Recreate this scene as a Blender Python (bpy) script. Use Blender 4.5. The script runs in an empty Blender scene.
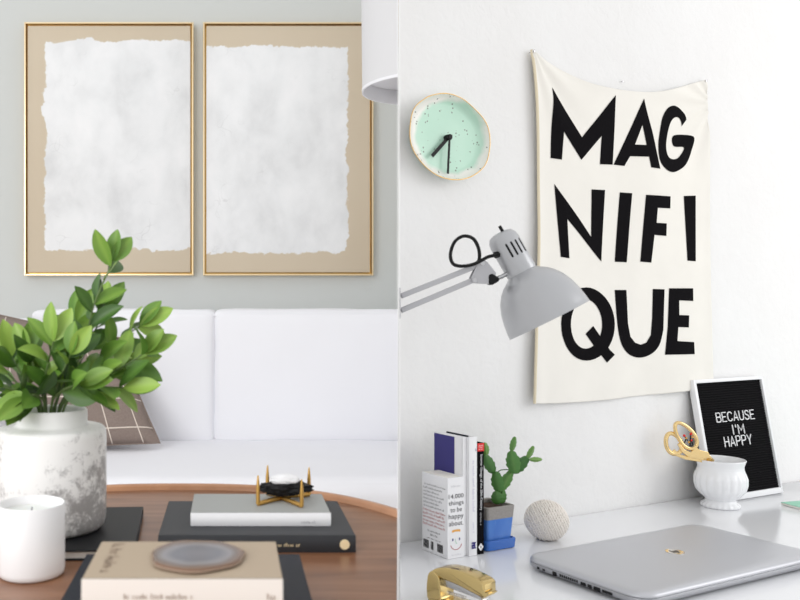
import bpy, bmesh, math, random
from mathutils import Vector, Matrix, noise
random.seed(7)
sc = bpy.context.scene
COL = sc.collection
F = 860.0           # focal length in pixels (800 px frame)
PP = 230.0          # the lens is shifted: its axis meets the frame here
CH = 1.17           # camera height
pi = math.pi
V = Vector

# ------------------------------------------------------------------ helpers
def W(px, py, Y):
    return V(((px-PP)/F*Y, Y, CH-(py-300)/F*Y))
def G(px, py, hp):
    Y = hp*F/(py-300)
    return V(((px-PP)/F*Y, Y, CH-hp))
def hit(M, px, py, axis=1, val=0.0):
    Mi = M.inverted()
    o = Mi @ V((0, 0, CH)); d = (Mi.to_3x3() @ V(((px-PP)/F, 1, -(py-300)/F)))
    t = (val-o[axis])/d[axis]
    return o+d*t

def mesh_obj(name, bm, mats, parent=None, smooth=True, angle=40, recalc=True):
    if recalc: bmesh.ops.recalc_face_normals(bm, faces=bm.faces)
    me = bpy.data.meshes.new(name); bm.to_mesh(me); bm.free()
    if not isinstance(mats, (list, tuple)): mats = [mats]
    for m in mats: me.materials.append(m)
    if smooth:
        me.shade_smooth() if hasattr(me, 'shade_smooth') else None
        try: me.set_sharp_from_angle(angle=math.radians(angle))
        except Exception: pass
    o = bpy.data.objects.new(name, me); COL.objects.link(o)
    if parent: o.parent = parent
    return o
def thing(name, label, cat, loc=(0, 0, 0), rot=(0, 0, 0), group=None, M=None):
    o = bpy.data.objects.new(name, None); COL.objects.link(o)
    o.empty_display_size = .05
    if M is not None: o.matrix_world = M
    else: o.location = loc; o.rotation_euler = rot
    o['label'] = label; o['category'] = cat
    if group: o['group'] = group
    return o
def tag(o, label, cat, group=None):
    o['label'] = label; o['category'] = cat
    if group: o['group'] = group
    return o
def struct(name, bm, mat, **k):
    o = mesh_obj(name, bm, mat, **k); o['kind'] = 'structure'; return o

def bx(bm, lo, hi, bev=0.0, seg=2, mi=0):
    lo = V(lo); hi = V(hi)
    r = bmesh.ops.create_cube(bm, size=1.0)
    vs = r['verts']
    for v in vs: v.co = V([lo[i]+(v.co[i]+.5)*(hi[i]-lo[i]) for i in range(3)])
    fs = set(f for v in vs for f in v.link_faces)
    for f in fs: f.material_index = mi
    if bev > 0:
        es = list(set(e for v in vs for e in v.link_edges))
        bmesh.ops.bevel(bm, geom=es, offset=bev, segments=seg, profile=.5, affect='EDGES')
    return bm
def box(lo, hi, bev=0.0, seg=2):
    return bx(bmesh.new(), lo, hi, bev, seg)
def lathe(bm, prof, n=48, M=None, rf=None, mi=0):
    """prof list of (r,z); closed caps where r==0"""
    M = M or Matrix.Identity(4)
    rings = []
    for (r, z) in prof:
        if r <= 1e-6: rings.append([bm.verts.new(M @ V((0, 0, z)))])
        else:
            rings.append([bm.verts.new(M @ V(((rf(a, z, r) if rf else r)*math.cos(a), (rf(a, z, r) if rf else r)*math.sin(a), z)))
                          for a in [2*pi*i/n for i in range(n)]])
    for A, B in zip(rings, rings[1:]):
        for i in range(n):
            j = (i+1) % n
            if len(A) == 1 and len(B) == 1: continue
            if len(A) == 1: f = bm.faces.new((A[0], B[j], B[i]))
            elif len(B) == 1: f = bm.faces.new((A[i], A[j], B[0]))
            else: f = bm.faces.new((A[i], A[j], B[j], B[i]))
            f.material_index = mi
    return bm
def smoothpath(pts, k=8, closed=False):
    pts = [V(p) for p in pts]; n = len(pts); out = []
    rng = range(n) if closed else range(n-1)
    for i in rng:
        p0 = pts[(i-1) % n] if closed or i > 0 else pts[i]
        p1 = pts[i]; p2 = pts[(i+1) % n]
        p3 = pts[(i+2) % n] if closed or i+2 < n else p2
        for j in range(k):
            t = j/k
            out.append(.5*((2*p1)+(p2-p0)*t+(2*p0-5*p1+4*p2-p3)*t*t+(3*p1-p0-3*p2+p3)*t**3))
    if not closed: out.append(pts[-1])
    return out
def tube(bm, pts, r, n=10, closed=False, rad=None, flat=None, mi=0):
    pts = [V(p) for p in pts]; m = len(pts)
    t0 = (pts[1]-pts[0]).normalized()
    up = V((0, 0, 1)) if abs(t0.z) < .9 else V((0, 1, 0))
    if flat: up = V(flat[2])
    nrm = (up-t0*up.dot(t0)).normalized(); rings = []
    for i in range(m):
        a = pts[(i-1) % m] if closed or i > 0 else pts[i]
        b = pts[(i+1) % m] if closed or i < m-1 else pts[i]
        t = (b-a).normalized()
        if flat: nrm = V(flat[2])
        nrm = (nrm-t*nrm.dot(t)).normalized(); bi = t.cross(nrm)
        rr = rad[i] if rad else r
        ru, rv = (rr, rr) if not flat else (rr*flat[0], rr*flat[1])
        rings.append([bm.verts.new(pts[i]+nrm*math.cos(2*pi*k/n)*ru+bi*math.sin(2*pi*k/n)*rv) for k in range(n)])
    rr = list(zip(rings, rings[1:]))
    if closed: rr.append((rings[-1], rings[0]))
    for A, B in rr:
        for k in range(n):
            f = bm.faces.new((A[k], A[(k+1) % n], B[(k+1) % n], B[k])); f.material_index = mi
    if not closed:
        for q in (rings[0], rings[-1]):
            try: bm.faces.new(q).material_index = mi
            except Exception: pass
    return bm
def prism(bm, poly, d0, d1, axis='y', bev=0, mi=0):
    """extrude a 2D polygon (a,b); axis is the extrusion axis"""
    def mk(a, b, d):
        return V((a, d, b)) if axis == 'y' else (V((a, b, d)) if axis == 'z' else V((d, a, b)))
    A = [bm.verts.new(mk(a, b, d0)) for a, b in poly]; B = [bm.verts.new(mk(a, b, d1)) for a, b in poly]
    n = len(poly); fs = [bm.faces.new(A), bm.faces.new(B[::-1])]
    for i in range(n): fs.append(bm.faces.new((A[i], B[i], B[(i+1) % n], A[(i+1) % n])))
    for f in fs: f.material_index = mi
    if bev:
        bmesh.ops.recalc_face_normals(bm, faces=fs)
        es = list(set(e for f in fs[:2] for e in f.edges))
        bmesh.ops.bevel(bm, geom=es, offset=bev, segments=3, profile=.5, affect='EDGES')
    return bm
def rrect(x0, x1, y0, y1, r, k=6):
    out = []
    for cx, cy, a0 in ((x1-r, y1-r, 0), (x0+r, y1-r, pi/2), (x0+r, y0+r, pi), (x1-r, y0+r, 1.5*pi)):
        for i in range(k+1):
            a = a0+pi/2*i/k; out.append((cx+r*math.cos(a), cy+r*math.sin(a)))
    return out
def fill2d(bm, loops, mk):
    """fill polygons with holes; mk(a,b)->Vector"""
    es = []
    for lp in loops:
        vs = [bm.verts.new(mk(a, b)) for a, b in lp]
        es += [bm.edges.new((vs[i], vs[(i+1) % len(vs)])) for i in range(len(vs))]
    bmesh.ops.triangle_fill(bm, use_beauty=True, use_dissolve=False, edges=es)
    return bm
DPH = math.atan((399.2-PP)/F)                       # heading of the divider wall, which starts at the camera's side
DD = V((math.sin(DPH), math.cos(DPH), 0)); DN = V((math.cos(DPH), -math.sin(DPH), 0))
def DPt(dist, off=0, z=0): return DD*dist+DN*off+V((0, 0, z))
def divx(Y, off=0): return math.tan(DPH)*Y+off/math.cos(DPH)
def clip_x(bm, off=-.0024):
    """keep only what lies left of the divider"""
    g = list(bm.verts)+list(bm.edges)+list(bm.faces)
    r = bmesh.ops.bisect_plane(bm, geom=g, plane_co=DN*off, plane_no=DN, clear_outer=True, dist=1e-6)
    es = [e for e in r['geom_cut'] if isinstance(e, bmesh.types.BMEdge)]
    if es:
        try: bmesh.ops.holes_fill(bm, edges=[e for e in es if e.is_boundary], sides=0)
        except Exception: pass
    return bm

# ------------------------------------------------------------------ materials
def s2l(c): return tuple(((x/255)/12.92 if x/255 <= .04045 else ((x/255+.055)/1.055)**2.4) for x in c)
class NT:
    def __init__(s, m): s.t = m.node_tree; s.n = s.t.nodes; s.b = s.n['Principled BSDF']
    def new(s, t, **k):
        x = s.n.new(t)
        for a, b in k.items():
            if a.startswith('i_'): x.inputs[a[2:].replace('_', ' ')].default_value = b
            else: setattr(x, a, b)
        return x
    def link(s, a, b): s.t.links.new(a, b)
    def math(s, op, a, b=None, c=None, clamp=False):
        x = s.n.new('ShaderNodeMath'); x.operation = op; x.use_clamp = clamp
        for i, q in enumerate((a, b, c)):
            if q is None: continue
            if isinstance(q, (int, float)): x.inputs[i].default_value = q
            else: s.link(q, x.inputs[i])
        return x.outputs[0]
    def coord(s, scale=(1, 1, 1), kind='Object'):
        tc = s.n.new('ShaderNodeTexCoord'); mp = s.n.new('ShaderNodeMapping')
        mp.inputs['Scale'].default_value = scale
        s.link(tc.outputs[kind], mp.inputs[0]); return mp.outputs[0]
    def noise(s, co, sc, det=3, rough=.5, dist=0):
        x = s.n.new('ShaderNodeTexNoise'); x.inputs['Scale'].default_value = sc; x.inputs['Detail'].default_value = det
        x.inputs['Roughness'].default_value = rough; x.inputs['Distortion'].default_value = dist
        s.link(co, x.inputs['Vector']); return x.outputs['Fac']
    def ramp(s, f, stops):
        r = s.n.new('ShaderNodeValToRGB'); e = r.color_ramp.elements
        while len(e) < len(stops): e.new(.5)
        for q, (p, c) in zip(e, stops):
            q.position = p; q.color = (*s2l(c), 1) if not isinstance(c, (int, float)) else (c, c, c, 1)
        s.link(f, r.inputs[0]); return r.outputs[0]
    def mix(s, f, a, b):
        x = s.n.new('ShaderNodeMix'); x.data_type = 'RGBA'
        if isinstance(f, (int, float)): x.inputs[0].default_value = f
        else: s.link(f, x.inputs[0])
        for q, i in ((a, 6), (b, 7)):
            if isinstance(q, tuple): x.inputs[i].default_value = (*s2l(q), 1)
            else: s.link(q, x.inputs[i])
        return x.outputs[2]
    def color(s, c): s.link(c, s.b.inputs['Base Color'])
    def bump(s, h, st=.2, d=.001):
        x = s.n.new('ShaderNodeBump'); x.inputs['Strength'].default_value = st; x.inputs['Distance'].default_value = d
        s.link(h, x.inputs['Height']); s.link(x.outputs[0], s.b.inputs['Normal'])
def mat(name, rgb, rough=.6, metal=0, spec=.5, sss=0, noise_amt=0, noise_sc=20, bump=0, bump_sc=200, bump_d=.001, **k):
    m = bpy.data.materials.new(name); m.use_nodes = True; t = NT(m)
    t.b.inputs['Base Color'].default_value = (*s2l(rgb), 1)
    t.b.inputs['Roughness'].default_value = rough; t.b.inputs['Metallic'].default_value = metal
    t.b.inputs['Specular IOR Level'].default_value = spec
    for a, b in k.items(): t.b.inputs[a.replace('_', ' ')].default_value = b
    if noise_amt:
        co = t.coord(); f = t.noise(co, noise_sc, 4)
        t.color(t.ramp(f, [(.3, tuple(max(0, c-noise_amt) for c in rgb)), (.7, tuple(min(255, c+noise_amt) for c in rgb))]))
    if bump:
        co = t.coord(); t.bump(t.noise(co, bump_sc, 4), bump, bump_d)
    return m

def wood_mat():
    m = mat('walnut wood', (150, 104, 78), .32); t = NT(m)
    co = t.coord((1.2, 9, 9)); a = t.noise(co, 3, 6, .6, 1.2)
    t.color(t.ramp(a, [(.25, (112, 74, 52)), (.5, (140, 97, 70)), (.8, (162, 119, 90))]))
    t.bump(t.noise(t.coord((2, 60, 60)), 4, 3), .1, .0005); return m
def canvas_mat(name, x0, x1, z0, z1, seed):
    """beige ground with a torn-edged block of brushed white paint"""
    m = mat(name, (200, 184, 160), .8); t = NT(m)
    tc = t.new('ShaderNodeTexCoord'); sp = t.new('ShaderNodeSeparateXYZ'); t.link(tc.outputs['Object'], sp.inputs[0])
    off = t.new('ShaderNodeMapping'); off.inputs['Location'].default_value = (seed, seed*2, seed*.7); t.link(tc.outputs['Object'], off.inputs[0])
    co = off.outputs[0]
    n1 = t.noise(co, 9, 8, .7, .4); n2 = t.noise(co, 40, 4, .6)
    wob = t.math('ADD', t.math('MULTIPLY', t.math('SUBTRACT', n1, .5), .07), t.math('MULTIPLY', t.math('SUBTRACT', n2, .5), .022))
    x, z = sp.outputs[0], sp.outputs[2]
    d = t.math('MINIMUM', t.math('MINIMUM', t.math('SUBTRACT', x, x0), t.math('SUBTRACT', x1, x)),
               t.math('MINIMUM', t.math('SUBTRACT', z, z0), t.math('SUBTRACT', z1, z)))
    d = t.math('ADD', d, wob)
    msk = t.math('MULTIPLY', d, 260, clamp=True)
    st = t.coord((1.3, 1, .9)); o2 = t.new('ShaderNodeMapping'); o2.inputs['Location'].default_value = (seed*3, 0, seed); t.link(st, o2.inputs[0])
    b1 = t.noise(o2.outputs[0], 5.5, 7, .55, .25); b2 = t.noise(o2.outputs[0], 14, 5, .6, .2)
    w = t.ramp(b1, [(.28, (222, 223, 224)), (.42, (233, 234, 235)), (.55, (240, 241, 242)), (.75, (247, 247, 248))])
    w2 = t.mix(t.math('MULTIPLY', t.math('SUBTRACT', b2, .45, clamp=True), 1.2, clamp=True), w, (248, 248, 249))
    v = t.new('ShaderNodeTexVoronoi', feature='DISTANCE_TO_EDGE'); v.inputs['Scale'].default_value = 4.5
    wv = t.new('ShaderNodeVectorMath', operation='ADD'); sc3 = t.new('ShaderNodeTexNoise'); sc3.inputs['Scale'].default_value = 6
    t.link(co, sc3.inputs['Vector']); t.link(co, wv.inputs[0]); t.link(sc3.outputs['Color'], wv.inputs[1]); t.link(wv.outputs[0], v.inputs['Vector'])
    cr = t.math('SUBTRACT', 1, t.math('MULTIPLY', v.outputs['Distance'], 60, clamp=True))
    crm = t.math('MULTIPLY', cr, t.math('MULTIPLY', t.math('SUBTRACT', t.noise(co, 7, 2), .58, clamp=True), 2.4, clamp=True))
    w3 = t.mix(crm, w2, (158, 158, 158))
    g = t.mix(t.noise(co, 3, 3), (206, 190, 166), (214, 201, 180))
    t.color(t.mix(msk, g, w3))
    t.bump(t.math('MULTIPLY', b2, msk), .35, .002); return m
def marble_ceramic():
    m = mat('white ceramic with grey marbling', (240, 240, 238), .35); t = NT(m)
    co = t.coord(); sp = t.new('ShaderNodeSeparateXYZ'); t.link(co, sp.inputs[0])
    n = t.noise(co, 70, 7, .8, .3); big = t.noise(co, 14, 3, .5)
    hz = t.math('SUBTRACT', 1, t.math('MULTIPLY', sp.outputs[2], 7.2), clamp=True)
    mk = t.math('ADD', t.math('MULTIPLY', hz, .09), t.math('MULTIPLY', t.math('SUBTRACT', big, .5), .55))
    mk = t.math('ADD', mk, t.math('SUBTRACT', n, .56))
    side = t.math('MULTIPLY', t.math('SUBTRACT', t.math('ABSOLUTE', t.math('ADD', sp.outputs[0], .008)), .028), 1.9)
    mk = t.math('ADD', mk, side)
    mk = t.math('MULTIPLY', mk, 7, clamp=True)
    top = t.math('MULTIPLY', t.math('SUBTRACT', .132, sp.outputs[2]), 60, clamp=True)
    mk = t.math('MULTIPLY', mk, top)
    t.color(t.mix(mk, (242, 241, 239), (166, 163, 162))); return m
def plaid_mat():
    m = mat('taupe plaid cloth', (136, 122, 114), .9, spec=.2); t = NT(m)
    tc = t.new('ShaderNodeTexCoord'); sp = t.new('ShaderNodeSeparateXYZ'); t.link(tc.outputs['UV'], sp.inputs[0])
    def ln(v, n, w):
        f = t.math('FRACT', t.math('MULTIPLY', v, n)); d = t.math('ABSOLUTE', t.math('SUBTRACT', f, .5))
        return t.math('LESS_THAN', d, w)
    k = t.math('MAXIMUM', ln(sp.outputs[0], 6, .018), ln(sp.outputs[1], 4, .02))
    n = t.noise(t.coord(), 260, 2)
    base = t.mix(n, (126, 111, 103), (152, 138, 130))
    t.color(t.mix(k, base, (222, 210, 198))); t.bump(n, .3, .001); return m
def plaster():
    m = mat('white plaster', (238, 238, 238), .75, spec=.25); t = NT(m)
    co = t.coord(); a = t.noise(co, 38, 6, .6, .3); b = t.noise(co, 7, 2)
    t.color(t.mix(b, (235, 234, 233), (241, 241, 241)))
    t.bump(a, .55, .0035); return m
def mint_mat(cx, cz, rx, rz):
    m = mat('speckled mint glaze', (180, 222, 200), .28); t = NT(m)
    tc = t.new('ShaderNodeTexCoord'); sp = t.new('ShaderNodeSeparateXYZ'); t.link(tc.outputs['Object'], sp.inputs[0])
    co = tc.outputs['Object']
    u = t.math('DIVIDE', t.math('SUBTRACT', sp.outputs[0], cx), rx); w = t.math('DIVIDE', t.math('SUBTRACT', sp.outputs[2], cz), rz)
    r = t.math('SQRT', t.math('ADD', t.math('MULTIPLY', u, u), t.math('MULTIPLY', w, w)))
    r = t.math('ADD', r, t.math('MULTIPLY', t.math('SUBTRACT', t.noise(co, 30, 3), .5), .25))
    mk = t.math('MULTIPLY', t.math('SUBTRACT', 1.02, r), 9, clamp=True)
    v = t.new('ShaderNodeTexVoronoi'); v.inputs['Scale'].default_value = 135; t.link(co, v.inputs['Vector'])
    s1 = t.math('LESS_THAN', v.outputs['Distance'], .2)
    s2 = t.math('GREATER_THAN', t.noise(co, 45, 2), .53)
    sp1 = t.math('MULTIPLY', s1, s2)
    g = t.mix(t.noise(co, 18, 3), (174, 216, 194), (196, 228, 210))
    c = t.mix(mk, (240, 239, 232), g); t.color(t.mix(sp1, c, (112, 120, 108))); return m
def felt_mat():
    return mat('black felt', (20, 19, 21), .95, spec=.1)
def concrete_mat():
    m = mat('grey concrete', (150, 146, 142), .9); t = NT(m)
    t.color(t.mix(t.noise(t.coord(), 420, 3, .7), (122, 117, 113), (176, 172, 168))); return m
def blue_mat():
    m = mat('blue glaze', (70, 120, 200), .3); t = NT(m)
    n = t.noise(t.coord((1, 1, .3)), 60, 4)
    dr = t.math('MULTIPLY', t.math('SUBTRACT', t.noise(t.coord((3, 3, .25)), 70, 2), .66, clamp=True), 9, clamp=True)
    t.color(t.mix(dr, t.mix(n, (58, 108, 196), (92, 142, 214)), (168, 196, 232))); return m
def leaf_mat(name, a, b, c):
    m = mat(name, a, .42, spec=.4); t = NT(m)
    at = t.new('ShaderNodeAttribute'); at.attribute_name = 'tint'
    t.color(t.ramp(at.outputs['Fac'], [(0, a), (.5, b), (1, c)]))
    t.b.inputs['Subsurface Weight'].default_value = .15
    t.b.inputs['Subsurface Radius'].default_value = (.004, .008, .002)
    return m
M_lwall = mat('pale sage paint', (211, 214, 212), .85, spec=.2, bump=.1, bump_sc=150)
M_rwall = plaster()
M_div = mat('white lacquered sheet', (232, 232, 232), .6)
M_floor = mat('pale floor', (190, 178, 165), .6)
M_gold = mat('brushed gold frame', (240, 218, 178), .32, metal=1)
M_goldp = mat('polished gold', (238, 208, 150), .2, metal=1)
M_gold2 = mat('shiny olive gold', (204, 180, 124), .14, metal=1)
M_goldf = mat('gold foil', (252, 232, 188), .5, metal=.1)
M_brass = mat('aged brass', (206, 164, 92), .32, metal=1)
M_sofa = mat('white linen slipcover', (243, 243, 247), .9, spec=.15, bump=.3, bump_sc=500)
M_wood = wood_mat()
M_rim = mat('copper toned wood edge', (196, 144, 108), .3, noise_amt=10)
M_shade = mat('white fabric shade', (226, 226, 228), .85, spec=.2)
M_shin = mat('white shade lining', (246, 246, 250), .7)
M_plaid = plaid_mat()
M_vase = marble_ceramic()
M_cer = mat('white glazed ceramic', (240, 241, 243), .18)
M_wax = mat('white candle wax', (245, 243, 238), .45, Subsurface_Weight=.1)
M_candle = mat('matt white glass', (242, 242, 243), .35)
M_pages = mat('paper pages', (240, 236, 228), .8, noise_amt=4, noise_sc=300)
M_white = mat('white card', (242, 242, 244), .5)
M_whitem = mat('white painted wood', (238, 239, 241), .4)
M_char = mat('charcoal cloth', (54, 56, 60), .5, spec=.3)
M_black = mat('black cloth', (30, 31, 34), .5, spec=.25)
M_ink = mat('black ink', (16, 14, 17), .9, spec=.08)
M_navy = mat('dark navy cover', (26, 30, 42), .5, spec=.25)
M_grey = mat('light grey cloth', (168, 170, 168), .6)
M_beige = mat('beige cloth', (184, 166, 144), .65)
M_cream = mat('cream spine', (238, 230, 222), .65)
M_tan = mat('brown printing', (166, 144, 126), .7)
M_purple = mat('navy violet print', (50, 44, 120), .5)
M_lilac = mat('lilac print', (196, 192, 214), .7)
M_red = mat('red print', (226, 40, 38), .5)
M_dred = mat('dark red print', (176, 60, 66), .7)
M_text = mat('grey black print', (88, 86, 90), .8)
M_ltext = mat('light grey print', (196, 196, 200), .8)
M_orange = mat('orange print', (238, 176, 84), .7)
M_greenp = mat('green print', (150, 200, 170), .7)
M_cloth = mat('natural cotton canvas', (240, 237, 230), .9, spec=.15, noise_amt=2, noise_sc=12, bump=.25, bump_sc=900, bump_d=.0005)
M_hem = mat('unbleached hem', (228, 216, 190), .9, spec=.1)
M_mast = mat('silver grey enamel', (186, 187, 190), .34, metal=.45, spec=.5)
M_steel = mat('polished steel', (190, 190, 192), .25, metal=1)
M_arm = mat('light grey painted steel', (186, 186, 190), .4, metal=.2)
M_plast = mat('black plastic', (17, 17, 19), .5, spec=.25)
M_desk = mat('glossy white lacquer', (236, 237, 240), .12, spec=.5)
M_felt = felt_mat()
M_conc = concrete_mat()
M_blue = blue_mat()
M_bluep = mat('blue glazed saucer', (56, 108, 190), .25)
M_soil = mat('dark soil', (72, 52, 40), .95, noise_amt=18, noise_sc=300, bump=.8, bump_sc=300)
M_cactus = leaf_mat('cactus green', (52, 98, 46), (78, 128, 60), (126, 164, 88))
M_leaf = leaf_mat('leaf green', (40, 74, 28), (92, 132, 48), (156, 188, 86))
M_stem = mat('green stem', (96, 118, 66), .6)
M_twine = mat('natural cotton twine', (242, 236, 229), .85, spec=.2)
M_laptop = mat('brushed silver lid', (196, 197, 202), .38, metal=.5, spec=.5)
M_lapbase = mat('silver laptop base', (172, 173, 178), .35, metal=.5)
M_chrome = mat('chrome', (226, 224, 220), .08, metal=1)
M_lgrey = mat('dark grey print', (120, 112, 104), .5)
M_mint = mat('mint card', (150, 214, 186), .5)
M_agate = None
def agate():
    m = mat('banded grey agate', (130, 130, 138), .2); t = NT(m)
    tc = t.new('ShaderNodeTexCoord'); sp = t.new('ShaderNodeSeparateXYZ'); t.link(tc.outputs['Object'], sp.inputs[0])
    r = t.math('SQRT', t.math('ADD', t.math('POWER', sp.outputs[0], 2), t.math('POWER', sp.outputs[1], 2)))
    rr = t.math('ADD', t.math('DIVIDE', r, .0415), t.math('MULTIPLY', t.math('SUBTRACT', t.noise(tc.outputs['Object'], 40, 3), .5), .2))
    c = t.ramp(rr, [(.0, (112, 112, 122)), (.5, (100, 102, 112)), (.72, (134, 130, 134)), (.86, (104, 88, 80)), (1, (120, 90, 70))])
    t.color(c); return m
M_agate = agate()

# ------------------------------------------------------------------ text
_tc = {}
def text_mesh(s):
    if s in _tc: return _tc[s]
    c = bpy.data.curves.new('glyphs', 'FONT'); c.body = s; c.size = 1; c.resolution_u = 3
    o = bpy.data.objects.new('glyphs', c); COL.objects.link(o)
    dg = bpy.context.evaluated_depsgraph_get(); me = bpy.data.meshes.new_from_object(o.evaluated_get(dg))
    vs = [v.co.copy() for v in me.vertices]; fs = [tuple(p.vertices) for p in me.polygons]
    bpy.data.objects.remove(o); bpy.data.curves.remove(c); bpy.data.meshes.remove(me)
    x0 = min(v.x for v in vs); x1 = max(v.x for v in vs); y0 = min(v.y for v in vs); y1 = max(v.y for v in vs)
    _tc[s] = ([((v.x-x0)/(x1-x0), (v.y-y0)/(y1-y0)) for v in vs], fs); return _tc[s]
def add_text(bm, s, org, xd, yd, w, h, off=.0004, mi=0, warp=None):
    """glyphs filling a w x h rectangle from org along xd / yd"""
    org = V(org); xd = V(xd).normalized(); yd = V(yd).normalized(); n = xd.cross(yd)
    vs, fs = text_mesh(s)
    nv = [bm.verts.new(org+xd*a*w+yd*b*h+n*off) for a, b in vs]
    for f in fs:
        try: bm.faces.new([nv[i] for i in f]).material_index = mi
        except Exception: pass
def add_rect(bm, org, xd, yd, w, h, off=.0004, mi=0):
    org = V(org); xd = V(xd).normalized(); yd = V(yd).normalized(); n = xd.cross(yd)
    q = [org+n*off, org+xd*w+n*off, org+xd*w+yd*h+n*off, org+yd*h+n*off]
    bm.faces.new([bm.verts.new(p) for p in q]).material_index = mi
def words(bm, org, xd, yd, w, h, off=.0004, mi=0, ch=None):
    """a line of unreadably small print: irregular letter strokes"""
    org = V(org); xd = V(xd).normalized(); yd = V(yd).normalized()
    ch = ch or h*.55; x = 0
    while x < w-ch*.5:
        for _ in range(random.randint(2, 7)):
            if x > w-ch*.5: break
            k = random.choice((.62, .62, .62, 1))
            add_rect(bm, org+xd*x, xd, yd, ch*.34, h*k, off, mi)
            if random.random() < .6: add_rect(bm, org+xd*x+yd*h*random.choice((0, .25, .5)), xd, yd, ch*.8, h*.16, off, mi)
            x += ch
        x += ch*.8
def print_obj(name, parent, fn, mats):
    bm = bmesh.new(); fn(bm); return mesh_obj(name, bm, mats, parent, smooth=False, recalc=False)

# ================================================================== SETTING
FL = .28      # the sitting room floor stands higher than the study's
Lwall = 3.40
LA_, LB_ = -.0008, -.0001
def poly(pts, z0, z1): b = bmesh.new(); prism(b, [(p[0], p[1]) for p in pts], z0, z1, 'z'); return b
xw = divx(Lwall, LA_-.0001)
struct('wall_back', poly([(-3.2, Lwall), (xw, Lwall), (divx(Lwall+.12, LA_-.0001), Lwall+.12), (-3.2, Lwall+.12)], FL, 2.9), M_lwall, smooth=False)
dl = (Lwall+.12)/math.cos(DPH)
struct('wall_divider', poly([DPt(.66, LA_), DPt(.66, LB_), DPt(dl, LB_), DPt(dl, LA_)], 0, 2.9), M_div, smooth=False)
TH = math.atan(F/(1960.0-PP))
Yl = .667*F/353.0
wo = Yl-(531-PP)/F*Yl*math.tan(TH)
tv = V((math.cos(TH), math.sin(TH), 0)); nv_ = V((math.sin(TH), -math.cos(TH), 0))
WM = Matrix.Translation((0, wo, 0)) @ Matrix.Rotation(TH, 4, 'Z')   # local x along the wall, -y out of it
def meet(off, fromwall):     # point on the divider's study face at a distance in front of the study wall
    P0 = V((0, wo, 0))+nv_*fromwall; q = DN*off
    t_ = (P0-q).dot(nv_)/DD.dot(nv_); return q+DD*t_
w0 = meet(0, 0); wb = meet(0, -.12); we = w0+tv*3.2
struct('wall_study', poly([w0, we, we-nv_*.12, wb], 0, 2.9), M_rwall, smooth=False)
struct('floor_sitting', poly([(-3.2, -.6), (divx(-.6), -.6), (divx(.0), 0), (xw, Lwall), (-3.2, Lwall)], FL-.1, FL), M_floor, smooth=False)
struct('floor_study', poly([(divx(-.6)+.001, -.6), (we.x, -.6), we, w0], -.1, 0), M_floor, smooth=False)

# ================================================================== LEFT: SITTING ROOM
# ---- paintings
def painting(label, px0, px1, py0, py1, wx0, wx1, wy0, wy1, seed):
    Yf = Lwall-.042
    a = W(px0, py1, Yf); b = W(px1, py0, Yf)
    cx = (a.x+b.x)/2; cz = (a.z+b.z)/2; hw = (b.x-a.x)/2; hh = (b.z-a.z)/2
    t = thing('framed_painting', label, 'painting', (cx, Lwall, cz), group=None)
    fw = .0065; bm = bmesh.new()
    for lo, hi in (((-hw, -.042, -hh), (-hw+fw, -.002, hh)), ((hw-fw, -.042, -hh), (hw, -.002, hh)),
                   ((-hw+fw, -.042, hh-fw), (hw-fw, -.002, hh)), ((-hw+fw, -.042, -hh), (hw-fw, -.002, -hh+fw))):
        bx(bm, lo, hi, .0012, 1)
    mesh_obj('frame', bm, M_gold, t)
    g = fw+.006
    bx2 = box((-hw+fw, -.012, -hh+fw), (hw-fw, -.006, hh-fw))
    mesh_obj('backing_panel', bx2, M_brass, t, smooth=False)
    ax = W(wx0, 0, Yf).x-cx; bx_ = W(wx1, 0, Yf).x-cx; z0 = W(0, wy1, Yf).z-cz; z1 = W(0, wy0, Yf).z-cz
    m = canvas_mat('painted canvas '+str(seed), ax, bx_, z0, z1, seed)
    mesh_obj('canvas', box((-hw+g, -.036, -hh+g), (hw-g, -.012, hh-g), .002, 2), m, t)
painting('left of the two gold-framed white and beige abstract paintings, hung above the leafy plant', 24, 193.5, 22, 275.5, 44, 198, 39, 251, 3.1)
painting('right of the two gold-framed white and beige abstract paintings, partly behind the lamp shade', 203, 373.5, 22, 275.5, 196, 348, 46, 253, 8.4)

# ---- sofa
def cushion(w, d, h, r, puff=(0, 0, 0), n=22, seed=0, wr=.004):
    """soft rounded block centred on the origin"""
    bm = bmesh.new(); bmesh.ops.create_cube(bm, size=2)
    bmesh.ops.subdivide_edges(bm, edges=bm.edges, cuts=n, use_grid_fill=True)
    H = V((w/2, d/2, h/2))
    for v in bm.verts:
        c = v.co.copy(); s = V([math.copysign(1-(1-abs(c[i]))**1.6, c[i]) for i in range(3)])
        p = V([s[i]*H[i] for i in range(3)]); q = V([max(-(H[i]-r), min(H[i]-r, p[i])) for i in range(3)])
        dd = p-q
        if dd.length > 1e-9: p = q+dd.normalized()*r
        for i in range(3):
            if abs(c[i]) > .999:
                j, k = [a for a in range(3) if a != i]
                p[i] += math.copysign(puff[i]*(1-c[j]**2)*(1-c[k]**2), c[i])
        nn = noise.noise_vector(p*7+V((seed, seed, seed)))*wr+noise.noise_vector(p*22+V((seed, 0, 0)))*wr*.35
        v.co = p+nn
    return bm
ctop = W(0, 311, 3.0).z; seat_z = CH-.485
sofaL = W(33, 0, 2.98).x; sx = W(214.5, 0, 2.94).x
sofa = thing('sofa', 'white slipcovered sofa with two back cushions below the paintings', 'sofa', (sofaL, 2.76, FL))
def rel(bm, o, c):
    for v in bm.verts: v.co += V(c)
    clip_x(bm)
    for v in bm.verts: v.co -= V(o)
    return bm
so = (sofaL, 2.76, FL)
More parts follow.
